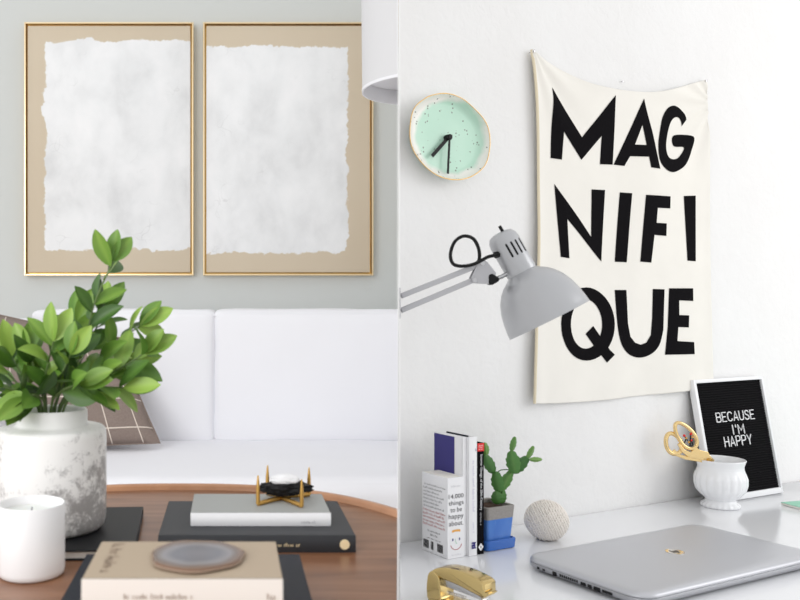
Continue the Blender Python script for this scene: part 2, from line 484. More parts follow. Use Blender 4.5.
for i, (a, b) in enumerate(((sofaL, sx+.002), (sx-.002, sx+.85))):
    cb = cushion(b-a, .24, ctop-seat_z+.015, .022, (0, .03, .004), seed=i*5+1)
    o = mesh_obj('back_cushion', rel(cb, so, ((a+b)/2, 3.06, (ctop+seat_z)/2-.004)), M_sofa, sofa, angle=70)
    bmw = bmesh.new()
    hw, hh = (b-a)/2-.012, (ctop-seat_z)/2-.012
    loop = [V((x, -.112, z)) for x, z in rrect(-hw, hw, -hh, hh, .03)]
    lp = smoothpath(loop, 2, True)
    for v in range(len(lp)): lp[v] += noise.noise_vector(lp[v]*9+V((i, 0, 0)))*.003
    tube(bmw, lp, .0032, 6, closed=True)
    mesh_obj('piping', rel(bmw, so, ((a+b)/2, 3.06, (ctop+seat_z)/2-.004)), M_sofa, o)
sc_ = cushion(-sofaL+.95, .74, .17, .05, (0, .0, .012), n=26, seed=9, wr=.006)
mesh_obj('seat_cushion', rel(sc_, so, (sofaL+(-sofaL+.95)/2, 2.66, seat_z-.085)), M_sofa, sofa, angle=70)
b_ = bmesh.new(); bx(b_, (sofaL-.14, 2.32, FL+.07), (.9, 3.36, seat_z-.165), .02)
mesh_obj('base', rel(b_, so, (0, 0, 0)), M_sofa, sofa)
b_ = bmesh.new(); bx(b_, (sofaL-.14, 3.19, seat_z-.16), (.9, 3.36, ctop-.03), .04, 4)
mesh_obj('back_frame', rel(b_, so, (0, 0, 0)), M_sofa, sofa)
cb = cushion(.15, .98, .40, .05, (0, 0, 0), seed=22, wr=.003)
mesh_obj('arm', rel(cb, so, (sofaL-.085, 2.83, seat_z-.16+.2)), M_sofa, sofa, angle=70)
for (x, y) in ((sofaL-.1, 2.38), (sofaL-.1, 3.30), (.36, 2.38), (.5, 3.30)):
    b_ = bmesh.new(); lathe(b_, [(0, 0.0003), (.016, 0.0003), (.024, .07), (0, .07)], 16, Matrix.Translation((x-so[0], y-so[1], 0)))
    mesh_obj('leg', b_, M_wood, sofa)

# ---- plaid pillow
def pillow():
    C = [W(-34, 307, 2.875), W(120, 338, 2.875), W(160, 443, 2.72), W(-22, 460, 2.72)]   # TL TR BR BL
    n = 28; bm = bmesh.new(); uvl = bm.loops.layers.uv.new('UVMap')
    nr = ((C[1]-C[0]).cross(C[3]-C[0])).normalized()
    org = sum(C, V())/4; org.z = min(c.z for c in C)
    sheets = []; co_uv = {}
    for s in (1, -1):
        g = []
        for j in range(n+1):
            row = []
            for i in range(n+1):
                u, v = i/n, j/n
                p = (C[0]*(1-u)+C[1]*u)*(1-v)+(C[3]*(1-u)+C[2]*u)*v
                a, b = 2*u-1, 2*v-1
                pin = .035*(1-a*a)*b*b; pin2 = .03*(1-b*b)*a*a
                cc = (C[0]+C[2])/2
                th = .062*((1-a**4)*(1-b**4))**.55
                p = p+(cc-p)*(pin+pin2)*1.3+nr*s*th
                p += noise.noise_vector(p*9)*.006*(1-max(abs(a), abs(b)))
                if s == -1 and (i in (0, n) or j in (0, n)): vv = sheets[0][j][i]
                else: vv = bm.verts.new(p-org); co_uv[vv] = (u, v)
                row.append(vv)
            g.append(row)
        sheets.append(g)
    for g in sheets:
        for j in range(n):
            for i in range(n):
                f = bm.faces.new((g[j][i], g[j][i+1], g[j+1][i+1], g[j+1][i]))
                for l in f.loops: l[uvl].uv = co_uv[l.vert]
    t = thing('throw_pillow', 'taupe throw pillow with thin white plaid lines on the sofa behind the plant', 'pillow', org)
    mesh_obj('pillow_cover', bm, M_plaid, t, angle=80)
    b2 = bmesh.new(); g = sheets[0]
    path = []
    for u, v in [(i/20, 0) for i in range(20)]+[(1, i/16) for i in range(16)]+[(1-i/20, 1) for i in range(20)]+[(0, 1-i/16) for i in range(16)]:
        p = (C[0]*(1-u)+C[1]*u)*(1-v)+(C[3]*(1-u)+C[2]*u)*v; a, b = 2*u-1, 2*v-1; cc = (C[0]+C[2])/2
        path.append(p+(cc-p)*(.035*(1-a*a)*b*b+.03*(1-b*b)*a*a)*1.3-org)
    tube(b2, path, .003, 6, closed=True); mesh_obj('edge_seam', b2, M_plaid, t)
pillow()

# ---- lamp shade (drum, cut by the divider it hangs on)
Ls = 2.58; scx = W(430, 0, Ls).x; sr = 67/F*Ls; sz = W(0, 90, Ls).z
t = thing('drum_lamp', 'white fabric drum lamp shade hanging at top beside the right painting', 'lamp', (scx-.15, Ls, sz))
def shl(prof, n=96):
    b = bmesh.new(); lathe(b, prof, n, Matrix.Translation((scx, Ls, sz)))
    clip_x(b)
    for v in b.verts: v.co -= V((scx-.15, Ls, sz))
    return b
mesh_obj('lamp_shade', shl([(sr, 0), (sr+.003, .30), (sr+.001, .30), (sr-.002, 0), (sr, 0)]), M_shade, t)
mesh_obj('lining', shl([(sr-.0025, .001), (sr-.0005, .299)]), M_shin, t, recalc=False)
mesh_obj('diffuser', shl([(0, .050), (sr-.006, .044), (sr-.006, .047), (0, .053)]), M_shin, t)
mesh_obj('hem_trim', shl([(sr+.0012, -.001), (sr+.0016, .007), (sr-.003, .007), (sr-.003, -.001), (sr+.0012, -.001)]), M_shin, t)
b_ = bmesh.new(); c0 = V((scx-.15, Ls, sz)); dq = Ls/math.cos(DPH)
prism(b_, [tuple((DPt(dq+u, o_)-c0).xy) for u, o_ in ((-.03, -.0095), (.03, -.0095), (.03, -.0013), (-.03, -.0013))], .14, .26, 'z')
p_ = DPt(dq, -.009)-c0; tube(b_, [V((p_.x, p_.y, .2)), V((p_.x, p_.y, .2))-DN*.05], .006, 10)
mesh_obj('wall_bracket', b_, M_brass, t)

# ---- coffee table
HP = .296; TZ = CH-HP
tcx, tcy, ta, tb = -.0787, .9335, .373, .42
def oval(k, z, n=160):
    out = []
    for i in range(n):
        a = 2*pi*i/n; c, s = math.cos(a), math.sin(a)
        out.append(V((tcx+(ta-k)*math.copysign(abs(c)**(2/2.54), c), tcy+(tb-k)*s, z)))
    return out
def rings(bm, rs, cap0=True, cap1=True):
    L = [[bm.verts.new(p) for p in r] for r in rs]; n = len(L[0])
    for A, B in zip(L, L[1:]):
        for i in range(n): bm.faces.new((A[i], A[(i+1) % n], B[(i+1) % n], B[i]))
    if cap0: bm.faces.new(L[0])
    if cap1: bm.faces.new(L[-1][::-1])
tbl = thing('coffee_table', 'oval walnut coffee table with raised copper toned rim in front of sofa', 'table', (tcx, tcy, FL))
def trel(b):
    clip_x(b)
    for v in b.verts: v.co -= V((tcx, tcy, FL))
    return b
b_ = bmesh.new(); rings(b_, [oval(.016, TZ-.022), oval(.014, TZ-.0)])
mesh_obj('tabletop', trel(b_), M_wood, tbl, angle=30)
b_ = bmesh.new(); rs = [oval(.0015, TZ-.026), oval(0, TZ-.02), oval(0, TZ+.006), oval(.002, TZ+.008), oval(.010, TZ+.008), oval(.0128, TZ+.005), oval(.0138, TZ-.026)]
L = [[b_.verts.new(p) for p in r] for r in rs]; L.append(L[0])
for A, B in zip(L, L[1:]):
    for i in range(len(A)): b_.faces.new((A[i], A[(i+1) % len(A)], B[(i+1) % len(A)], B[i]))
mesh_obj('rim', trel(b_), M_rim, tbl, angle=50)
for (x, y) in ((-.34, .75), (-.34, 1.15), (.06, .68), (.12, 1.16)):
    b_ = bmesh.new(); tube(b_, [(x-tcx, y-tcy, 0.0003), (x-tcx, y-tcy, TZ-.024-FL)], .015, 16, rad=[.011, .019])
    mesh_obj('leg', b_, M_wood, tbl)

# ---- books (local: x = height of book, y = into pages from the spine, z = thickness)
def book(name, label, M, H, D, T, cover, pages=M_pages, spine=None, bt=.0022, cat='book', group=None, soft=False, rnd=.002):
    t = thing(name, label, cat, M=M, group=group)
    mats = [cover, spine or cover]; bm = bmesh.new()
    bx(bm, (0, .003, 0), (H, D, bt), .0006, 1, 0); bx(bm, (0, .003, T-bt), (H, D, T), .0006, 1, 0)
    mesh_obj('cover', bm, cover, t)
    b2 = bmesh.new(); n = 8; poly = []
    for i in range(n+1):
        z = T*i/n; poly.append((.0032-rnd*math.sin(pi*i/n)-.0012, z))
    poly += [(.0046, T), (.0046, 0)]
    A = [b2.verts.new((0, y, z)) for y, z in poly]; B = [b2.verts.new((H, y, z)) for y, z in poly]
    for i in range(len(poly)): b2.faces.new((A[i], A[(i+1) % len(poly)], B[(i+1) % len(poly)], B[i]))
    b2.faces.new(A); b2.faces.new(B[::-1])
    mesh_obj('spine', b2, spine or cover, t, angle=50)
    ins = .0004 if soft else .003
    mesh_obj('pages', box((ins, .0047, bt), (H-ins, D-ins, T-bt)), pages, t, smooth=False)
    return t
def flatM(x, y, z, ang): return Matrix.Translation((x, y, z)) @ Matrix.Rotation(ang, 4, 'Z')
# black book under the planter
h2 = HP-.012
ang = math.radians(3)
bD = .205; bH = .245
xd = V((math.cos(ang), math.sin(ang), 0)); org = V((-.1085, .979, 0))-xd*bH
org = V((-.1085, .979, 0))+V((-math.sin(ang), math.cos(ang), 0))*bD
bk_black = book('book', 'thin black hardcover book lying under the marbled planter', flatM(org.x, org.y, TZ, ang+pi), bH, bD, .012, M_black)
# charcoal book
a = G(158, 553, HP); b = G(356, 553, HP); cb_ = G(340, 501, HP-.0199)
cH = b.x-a.x; cD = cb_.y-a.y
bk = book('book', 'large charcoal book with a gold dot on its spine, bottom of right stack', flatM(a.x, a.y, TZ, 0), cH, cD, .0199, M_char)
bm = bmesh.new(); dx = G(345, 545, HP-.0100).x-a.x
lathe(bm, [(0, 0), (.0058, 0), (.0058, .0012), (0, .0014)], 24, Matrix.Translation((dx, .0002, .0100)) @ Matrix.Rotation(pi/2, 4, 'X'))
mesh_obj('gold_dot', bm, M_goldf, bk)
print_obj('gold_lettering', bk, lambda q: words(q, (dx-.083, -.0004, .0075), (1, 0, 0), (0, 0, 1), .03, .0045, mi=0), M_goldf)
# grey book on top
a2 = G(190.5, 526.6, HP-.0199); b2_ = G(331, 526.6, HP-.0199); c2 = G(323, 494, HP-.0199-.0158)
gk = book('book', 'light grey book on the charcoal book under the brass stand', flatM(a2.x, a2.y, TZ+.0201, 0), b2_.x-a2.x, c2.y-a2.y, .0158, M_grey, spine=M_white)
print_obj('spine_lettering', gk, lambda q: words(q, (.135, -.0004, .004), (1, 0, 0), (0, 0, 1), .018, .003), M_ltext)
# lower dark book and beige book in front
d0 = G(65, 600, HP-.026); d1 = G(312, 600, HP-.026); dN = G(300, 554, HP-.026)
dk = book('book', 'dark navy book lying beneath the beige book at the front', flatM(-.1525, .70, TZ, 0), .2265, dN.y-.70, .026, M_navy)
hb = HP-.026-.040
e0 = G(81, 580.5, hb); e1 = G(283, 580.5, hb); e2 = G(274, 541.7, hb)
be = book('book', 'thick beige book topped by an agate slice, front of the table', flatM(e0.x, e0.y, TZ+.0262, 0), e1.x-e0.x, e2.y-e0.y, .040, M_beige, spine=M_cream, rnd=.001)
HB = e1.x-e0.x
def beige_print(q):
    words(q, (.035, .0006, .0245), (1, 0, 0), (0, 0, 1), .058, .0042, mi=0, ch=.0026)
print_obj('spine_lettering', be, beige_print, M_tan)
print_obj('spine_mark', be, lambda q: words(q, (HB-.013, .0006, .024), (1, 0, 0), (0, 0, 1), .007, .005, mi=0), M_tan)
print_obj('cover_lettering', be, lambda q: words(q, (.012, .105, .0402), (0, -1, 0), (1, 0, 0), .085, .011, off=.0003, ch=.006), M_tan)
# agate slice
ac = G(197, 553.5, hb-.0045)
t = thing('agate_slice', 'round grey agate slice with brown rim lying on the beige book', 'ornament', (ac.x, ac.y, TZ+.0664))
def agr(a, z, r): return r*(1+.03*math.sin(3*a+1)+.02*math.sin(7*a))*(1+.12*abs(math.sin(a)))
bm = bmesh.new(); lathe(bm, [(0, 0), (.0385, 0), (.0405, .002), (.0385, .0042), (0, .0044)], 64, rf=agr)
mesh_obj('stone_slice', bm, M_agate, t)
bm = bmesh.new(); tube(bm, [V((agr(a, 0, .0405)*math.cos(a), agr(a, 0, .0405)*math.sin(a), .0022)) for a in [2*pi*i/64 for i in range(64)]], .0006, 8, closed=True)
mesh_obj('bark_edge', bm, M_tan, t)

# ---- brass stand with stone
Zg = TZ+.0201+.0158+.0004
hg = CH-Zg
t0 = G(281, 500, hg)
t = thing('brass_stand', 'small four-pronged brass stand on the light grey book', 'ornament', (t0.x, t0.y, Zg))
pf = [(258, 507, 477), (301.7, 509, 481), (309, 497.5, 469), (267.5, 496, 467)]
base = []
for (x, yb, yt) in pf:
    q = G(x, yb-1.5, hg); base.append((q, (yb-yt)*q.y/F))
for q, hgt in base:
    bm = bmesh.new(); l = q-V(t0)
    l.z = 0
    tube(bm, [l+V((0, 0, .0022)), l+V((0, 0, hgt*.6)), l+V((0, 0, hgt))], .002, 8, rad=[.0027, .0024, .0009]); mesh_obj('prong', bm, M_brass, t)
bm = bmesh.new()
P = [(q-V(t0)) for q, _ in base]
for i in (0, 1, 2, 3):
    A = V((P[i].x, P[i].y, .0022)); c = V((0.0, 0, .0028+.0004*i)); tube(bm, [A, (A+c)/2+V((0, 0, .0005)), c], .0030, 8)
mesh_obj('crossed_base', bm, M_brass, t)
t = thing('stone', 'dark oblong stone with a white crest held in the small brass stand', 'ornament', (t0.x, t0.y, Zg+.006))
def stone(w, d, h, z, dx=0, s=0, rough=.12):
    bm = bmesh.new(); bmesh.ops.create_icosphere(bm, subdivisions=4, radius=1)
    for v in bm.verts:
        n = 1+rough*noise.noise(v.co*2.3+V((s, 0, 0)))+rough*.4*noise.noise(v.co*6)
        v.co = V((v.co.x*w*n+dx, v.co.y*d*n, v.co.z*h*n+z))
    return bm
mesh_obj('dark_stone', stone(.0325, .012, .0095, .0095, .006, 0, .35), M_plast, t, angle=20)
mesh_obj('white_crest', stone(.019, .009, .0075, .0205, .005, 4, .12), M_white, t, angle=20)

# ---- planter + sprigs, candle
vp = G(52, 528, h2); vr = 54/F*vp.y; k = vp.y/F
vz = CH-h2+.0006
t = thing('marbled_planter', 'white ceramic planter with grey marbling holding leafy sprigs', 'vase', (vp.x, vp.y, vz))
hb_ = (528-427)*k; nr_ = 35*k; ht = (528-409)*k
pr = [(0, 0), (vr*.80, 0), (vr*.90, .0015), (vr*.965, .006), (vr*.995, .014), (vr, .03), (vr, hb_-.010), (vr*.985, hb_-.003), (vr*.94, hb_), (nr_+.004, hb_+.001), (nr_, hb_+.004),
      (nr_, ht-.002), (nr_-.002, ht), (nr_-.005, ht-.002), (nr_-.006, .05), (0, .046)]
bm = bmesh.new(); lathe(bm, pr, 72); mesh_obj('vessel', bm, M_vase, t, angle=60)
# leaves
def leaf(bm, base, d, nrm, L, w, tint, lay, bend=.25, fold=.25):
    d = d.normalized(); side = d.cross(nrm)
    if side.length < 1e-4: side = V((1, 0, 0))
    side.normalize(); nrm = side.cross(d).normalized()
    n = 9; prev = None
    for i in range(n+1):
        s = i/n
        wd = w*.5*(math.sin(pi*min(1, s**.85))**.75)*(.72+.5*s) if 0 < s < 1 else 0.0006
        c = base+d*L*s-nrm*bend*L*s*s*(.55)
        row = [bm.verts.new(c-side*wd+nrm*fold*wd), bm.verts.new(c-side*wd*.5+nrm*fold*wd*.35), bm.verts.new(c),
               bm.verts.new(c+side*wd*.5+nrm*fold*wd*.35), bm.verts.new(c+side*wd+nrm*fold*wd)]
        for q, v in enumerate(row): v[lay] = max(0, min(1, tint+(.12 if q == 2 else 0)+.1*s))
        if prev:
            for q in range(4): bm.faces.new((prev[q], prev[q+1], row[q+1], row[q]))
        prev = row
spr = thing('leafy_sprigs', 'cut green leafy sprigs standing in the marbled planter', 'plant', (vp.x, vp.y, vz+ht))
so2 = V((vp.x, vp.y, vz+ht))
bl = bmesh.new(); lay = bl.verts.layers.float.new('tint'); bs = bmesh.new()
tips = [((114, 262), -.01, [(55, 408), (84, 350), (95, 305)]), ((140, 326), .00, [(60, 408), (96, 368), (118, 342)]),
        ((146, 352), -.03, [(62, 408), (100, 378), (124, 366)]), ((128, 384), -.045, [(66, 405), (94, 385), (110, 384)]),
        ((72, 322), .03, [(50, 408), (60, 375), (66, 345)]), ((60, 340), -.04, [(48, 408), (50, 378), (55, 358)]),
        ((14, 356), -.01, [(42, 408), (30, 385), (20, 368)]), ((-18, 355), .02, [(40, 408), (15, 385), (-2, 368)]),
        ((-18, 388), -.03, [(40, 405), (18, 392), (0, 388)]), ((38, 392), -.06, [(48, 405), (45, 392), (42, 390)]),
        ((88, 380), -.06, [(54, 405), (68, 388), (80, 382)]), ((100, 312), .03, [(54, 408), (75, 368), (90, 335)]),
        ((122, 366), .04, [(58, 408), (88, 382), (108, 370)]), ((4, 380), -.05, [(44, 408), (30, 392), (16, 384)]),
        ((35, 350), -.03, [(46, 408), (42, 380), (38, 362)]), ((78, 352), -.05, [(54, 408), (64, 380), (72, 364)])]
rl = random.Random(11)
for (tp, dz, mid) in tips:
    cp = [W(mid[0][0], 412, vp.y)] ; cp[0] = V((vp.x+(cp[0].x-vp.x)*.6, vp.y+dz*.3, vz+.06))
    ctr = [W(mid[0][0], mid[0][1], vp.y)+V((0, dz*.3, 0)), W(*mid[1], vp.y)+V((0, dz*.7, 0)), W(*mid[2], vp.y)+V((0, dz*.9, 0)), W(*tp, vp.y)+V((0, dz, 0))]
    # keep inside the mouth of the planter
    ctr[0].x = max(vp.x-nr_*.7, min(vp.x+nr_*.7, ctr[0].x)); ctr[0].z = vz+ht+.002
    path = smoothpath([cp[0]]+ctr, 6)
    path = [p for p in path]
    tube(bs, [p-so2 for p in path], .0016, 6, rad=[.0021*(1-.6*i/len(path)) for i in range(len(path))])
    up = path[7:]; L = sum((b-a).length for a, b in zip(up, up[1:])); nl = max(5, int(L/.0125)); 
    for i in range(nl):
        s = (i+.6)/nl; idx = min(len(up)-2, int(s*(len(up)-1))); p = up[idx]; tg = (up[idx+1]-up[idx]).normalized()
        phi = i*2.4+rl.random()*1.0
        pr_ = tg.cross(V((0, 1, 0))).normalized(); pq = tg.cross(pr_).normalized()
        out = pr_*math.cos(phi)+pq*math.sin(phi)
        d = (tg*.75+out*.85).normalized(); nn = (V((0, -.7, .55))+out*.2+V((rl.uniform(-.8, .8), rl.uniform(-.2, .4), rl.uniform(-.5, .5)))).normalized()
        Lf = rl.uniform(.038, .056)*(.9 if s > .8 else 1); leaf(bl, p-so2, d, nn, Lf, Lf*rl.uniform(.40, .54), rl.uniform(.0, .85), lay, rl.uniform(-.2, .8), rl.uniform(.15, .55))
    tg = (up[-1]-up[-3]).normalized()
    for k_ in (-.35, .3): leaf(bl, up[-1]-so2, tg+V((k_, rl.uniform(-.3, .3), .1)), V((k_, -.8, .4)), rl.uniform(.038, .048), .022, rl.uniform(.4, .9), lay, .2, .3)
mesh_obj('foliage', bl, M_leaf, spr, angle=180, recalc=False)
mesh_obj('stems', bs, M_stem, spr)
# candle
cp_ = G(31.5, 574, HP); cr = 33/F*cp_.y; chh = (574-503)*cp_.y/F
t = thing('candle', 'white candle in a plain white cup at the lower left', 'candle', (cp_.x, cp_.y, TZ+.0005))
bm = bmesh.new(); lathe(bm, [(0, 0), (cr*.90, 0), (cr*.975, .002), (cr, .007), (cr, chh-.001), (cr-.0008, chh), (cr-.002, chh-.001), (cr-.0025, chh-.012), (0, chh-.0125)], 64)
mesh_obj('cup', bm, M_candle, t, angle=60)
bm = bmesh.new(); lathe(bm, [(0, chh-.0122), (cr-.003, chh-.0122), (cr-.003, chh-.009), (cr-.006, chh-.0102), (0, chh-.0105)], 48); mesh_obj('wax', bm, M_wax, t)
bm = bmesh.new(); tube(bm, [(0, 0, chh-.011), (.0006, 0, chh-.005)], .0007, 6); mesh_obj('wick', bm, M_text, t)

# ================================================================== RIGHT: STUDY
DH = .42; DZ = CH-DH
# ---- desk
desk = thing('desk', 'glossy white desk along the plaster wall carrying laptop and books', 'desk', (0.9, 1.4, 0))
m1 = meet(.0008, .0025); m2 = meet(.0008, .60); r1 = m1+tv*1.6; r2 = r1+nv_*.5975
bm = bmesh.new(); prism(bm, [(a.x-.9, a.y-1.4) for a in (m1, r1, r2, m2)], DZ-.03, DZ, 'z', bev=.0015)
mesh_obj('desktop', bm, M_desk, desk, angle=30)
for (al, off) in ((.06, .05), (.06, .50), (1.52, .05), (1.52, .54)):
    q = meet(.0008, off)+tv*al-V((.9, 1.4, 0))
    bm = box((q.x-.02, q.y-.02, .0003), (q.x+.02, q.y+.02, DZ-.0305), .003); mesh_obj('leg', bm, M_whitem, desk)

# ---- banner
B0 = hit(WM, 531, 403, 1, -.006)
BM = WM @ Matrix.Translation((B0.x, 0, B0.z))
ban = thing('wall_banner', 'cotton canvas wall banner reading MAGNIFIQUE in black capitals', 'banner', M=BM)
def bl_(px, py): q = hit(BM, px, py, 1, -.006); return (q.x, q.z)
topE = [bl_(*p) for p in ((530, 50), (537, 54), (548, 61.5), (565, 71), (592, 83), (622, 90), (655, 92), (680, 87), (697, 82), (706, 80))]
leftE = [bl_(*p) for p in ((530, 50), (533, 90), (535.5, 150), (536, 200), (535.5, 250), (533, 320), (531, 370), (530, 403))]
rightE = [bl_(*p) for p in ((706, 80), (708, 150), (708.5, 220), (710, 300), (712, 388))]
botE = [bl_(*p) for p in ((530, 403), (560, 403), (600, 400.5), (650, 395), (690, 390.5), (712, 388))]
def samp(E, s):
    pts = smoothpath([V((a, 0, b)) for a, b in E], 12); x = s*(len(pts)-1); i = min(len(pts)-2, int(x)); return pts[i].lerp(pts[i+1], x-i)
bw = rightE[-1][0]; bh = topE[0][1]
def disp(x, z):
    """how far the cloth stands off the wall"""
    u = x/bw; v = z/bh
    d = .007+.010*math.exp(-((u)/.05)**2)*(.4+.6*(1-v))
    for (ax, az, sgn) in ((0, 1, 1), (1, .93, -1)):       # folds radiating from the two pins
        dx, dz = (u-ax)*sgn*bw, (az-v)*bh
        r = math.hypot(dx, dz); a = math.atan2(dx, dz)
        d += .0022*math.sin(a*13+sgn)*math.exp(-((r-.09)/.10)**2)
    d += .0030*math.sin(u*9+v*3.0)*(.35+.65*(1-v))+.0018*math.sin(u*17-v*6+1)*(1-v*.6)
    d += .002*noise.noise(V((x*9, z*5, 0)))
    d += .004*math.exp(-((u-1)/.04)**2)
    return max(.003, d)
bm = bmesh.new(); nu, nv = 90, 130; g = []
for j in range(nv+1):
    row = []; t_ = j/nv
    for i in range(nu+1):
        s = i/nu
        T, Bt, Lf, Rt = samp(topE, s), samp(botE, s), samp(leftE, t_), samp(rightE, t_)
        c00, c10, c01, c11 = V((topE[0][0], 0, topE[0][1])), V((topE[-1][0], 0, topE[-1][1])), V((botE[0][0], 0, botE[0][1])), V((botE[-1][0], 0, botE[-1][1]))
        p = T*(1-t_)+Bt*t_+Lf*(1-s)+Rt*s-(c00*(1-s)*(1-t_)+c10*s*(1-t_)+c01*(1-s)*t_+c11*s*t_)
        row.append(bm.verts.new((p.x, -disp(p.x, p.z), p.z)))
    g.append(row)
for j in range(nv):
    for i in range(nu): bm.faces.new((g[j][i], g[j+1][i], g[j+1][i+1], g[j][i+1]))
cl = mesh_obj('cloth', bm, M_cloth, ban, angle=180, recalc=False)
md = cl.modifiers.new('thickness', 'SOLIDIFY'); md.thickness = .0012; md.offset = -1
# rolled hems
for nm, E in (('hem', leftE), ('hem', rightE)):
    pts = [samp(E, i/40) for i in range(41)]
    sgn = 1 if E is leftE else -1
    bm = bmesh.new(); tube(bm, [V((p.x+.0010*sgn, -disp(p.x, p.z)+.0016, p.z)) for p in pts], .0026 if sgn > 0 else .0014, 8); mesh_obj(nm, bm, M_hem if sgn > 0 else M_cloth, ban)
def c3(p, ox=515, oy=30): return (ox+p[0]/3, oy+p[1]/3)
def c4(p): return c3(p, 515, 220)
def ell(cx, cy, rx, ry, n=40): return [(cx+rx*math.cos(2*pi*i/n), cy+ry*math.sin(2*pi*i/n)) for i in range(n)]
def sm(poly, k=4):
    return [(q.x, q.y) for q in smoothpath([V((a, b, 0)) for a, b in poly], k, True)]
LET = [
 [[c3(p) for p in ((113, 172), (200, 322), (300, 196), (292, 404), (253, 403), (258, 318), (197, 390), (145, 305), (140, 389), (106, 384))]],
 [[c3(p) for p in ((385, 206), (430, 417), (403, 413), (397, 381), (343, 379), (327, 408), (295, 404))], [c3(p) for p in ((379, 285), (390, 346), (357, 344))]],
 [[c3(p) for p in ((512, 270), (505, 250), (493, 234), (475, 227), (455, 236), (437, 265), (427, 310), (424, 350), (430, 393), (448, 418), (470, 427), (495, 418), (515, 400), (529, 365), (533, 320), (474, 317), (474, 348), (504, 352), (498, 370), (485, 385), (468, 388), (455, 378), (449, 350), (452, 310), (460, 280), (472, 265), (485, 263), (494, 275), (499, 289))]],
 [[(554, 184), (591.5, 237), (591, 189.5), (605, 190), (602.3, 261.5), (566.5, 219), (568, 258.3), (559, 257)]],
 [[(620, 192.3), (631.7, 193.3), (626.3, 262.3), (615.3, 261.7)]],
 [[(644.5, 195), (669.5, 196.5), (669.3, 208.5), (656, 208), (655, 223), (665.6, 223.5), (665.3, 236), (653, 235), (650, 262.7), (639, 261.7)]],
 [[(683.7, 196), (695, 195.7), (694.3, 261.3), (686, 260.7)]],
 [[c4(p) for p in ell(215, 312, 84, 110)], [c4(p) for p in ell(213, 312, 50, 74)]],
 [[c4(p) for p in ((300, 210), (332, 210), (337, 310), (345, 350), (360, 368), (378, 374), (395, 368), (408, 345), (411, 290), (411, 207), (446, 208), (443, 330), (432, 375), (410, 402), (378, 413), (345, 405), (322, 380), (310, 340), (304, 280))]],
 [[c4(p) for p in ((459, 205), (529, 205), (529, 243), (487, 241), (487, 285), (516, 286), (515, 322), (484, 321), (481, 363), (532, 366), (534, 402), (447, 404), (455, 320))]],
]
def arc_run(poly, i0, i1):
    n = len(poly); run = [poly[i % n] for i in range(i0, i1+1)]; rest = [poly[i % n] for i in range(i1+1, i0+n)]
    return [(q.x, q.y) for q in smoothpath([V((a, b, 0)) for a, b in run], 6)]+rest
LET[8][0] = arc_run(LET[8][0], 11, 18); LET[8][0] = arc_run(LET[8][0], len(LET[8][0])-9, len(LET[8][0])-3) if 0 else LET[8][0]
LET[2][0] = arc_run(LET[2][0], 0, 18); LET[2][0] = arc_run(LET[2][0], len(LET[2][0])-12, len(LET[2][0])-1)
QT = [c4(p) for p in ((237, 318), (213, 342), (262, 410), (275, 428), (298, 404), (284, 390))]
for li, loops in enumerate(LET):
    bm = bmesh.new(); mk = lambda a, b: V((bl_(a, b)[0], 0, bl_(a, b)[1]))
    fill2d(bm, loops, mk)
    if li == 7:
        # tail, joined where it leaves the ring
        fill2d(bm, [QT], lambda a, b: mk(a, b)+V((0, -.00002, 0)))
    for ax in range(2):
        lo = min(v.co[0 if ax == 0 else 2] for v in bm.verts); hi = max(v.co[0 if ax == 0 else 2] for v in bm.verts)
        c = lo+.006
        while c < hi:
            bmesh.ops.bisect_plane(bm, geom=list(bm.verts)+list(bm.edges)+list(bm.faces), plane_co=(c, 0, 0) if ax == 0 else (0, 0, c), plane_no=(1, 0, 0) if ax == 0 else (0, 0, 1), dist=1e-7)
            c += .006
    for v in bm.verts: v.co.y = v.co.y-disp(v.co.x, v.co.z)-.0008
    for f in bm.faces:
        f.normal_update()
        if f.normal.y > 0: f.normal_flip()
    mesh_obj('letter', bm, M_ink, ban, angle=180, recalc=False)
for (px, py) in ((531.5, 52), (704.5, 81)):
    a, b = bl_(px, py); d = disp(a, b); bm = bmesh.new()
    lathe(bm, [(0, 0), (.0022, 0), (.0026, .0012), (0, .002)], 16, Matrix.Translation((a, -d-.001, b)) @ Matrix.Rotation(pi/2, 4, 'X'))
    tube(bm, [(a, -d-.001, b), (a, 0.0, b)], .0008, 6)
    mesh_obj('nail', bm, M_steel, ban)
q = hit(WM, 622, 81.6, 1, -.002); q = WM @ V((q.x, 0, q.z))
bm = bmesh.new(); lathe(bm, [(0, -.002), (.0008, -.002), (.0008, .004), (.0018, .004), (.0018, .005), (0, .0054)], 12, Matrix.Rotation(pi/2, 4, 'X'))
nl_ = mesh_obj('nail', bm, M_steel); nl_.location = q; nl_.rotation_euler = (0, 0, TH); tag(nl_, 'bare little nail in the white wall above the banner', 'nail')

# ---- clock
CM = WM @ Matrix.Translation((hit(WM, 449.2, 137.2, 1, -.022).x, 0, hit(WM, 449.2, 137.2, 1, -.022).z))
clk = thing('wall_clock', 'round handmade mint green wall clock with black hands', 'clock', M=CM)
ol = [(444.5, 93.4), (433, 95), (424, 99), (413, 110), (409.5, 133), (413, 150), (424, 165.5), (439, 176.3), (456.4, 179.8), (471.6, 176.3), (484.6, 165.4), (489.4, 148), (488.5, 130.7), (482.4, 117.7), (467.2, 102.5), (456.4, 96)]
olp = smoothpath([V((hit(CM, a, b, 1, -.026).x, 0, hit(CM, a, b, 1, -.026).z)) for a, b in ol], 6, True)
cen = sum(olp, V())/len(olp)
bm = bmesh.new(); RR = []
for (k, y) in ((.45, -.0005), (.70, -.006), (.93, -.018), (1.0, -.0262), (.985, -.0270), (.95, -.0215), (.88, -.0155), (.75, -.0138), (.4, -.013), (.15, -.013)):
    RR.append([bm.verts.new(cen+(p-cen)*k+V((0, y, 0))) for p in olp])
n = len(olp)
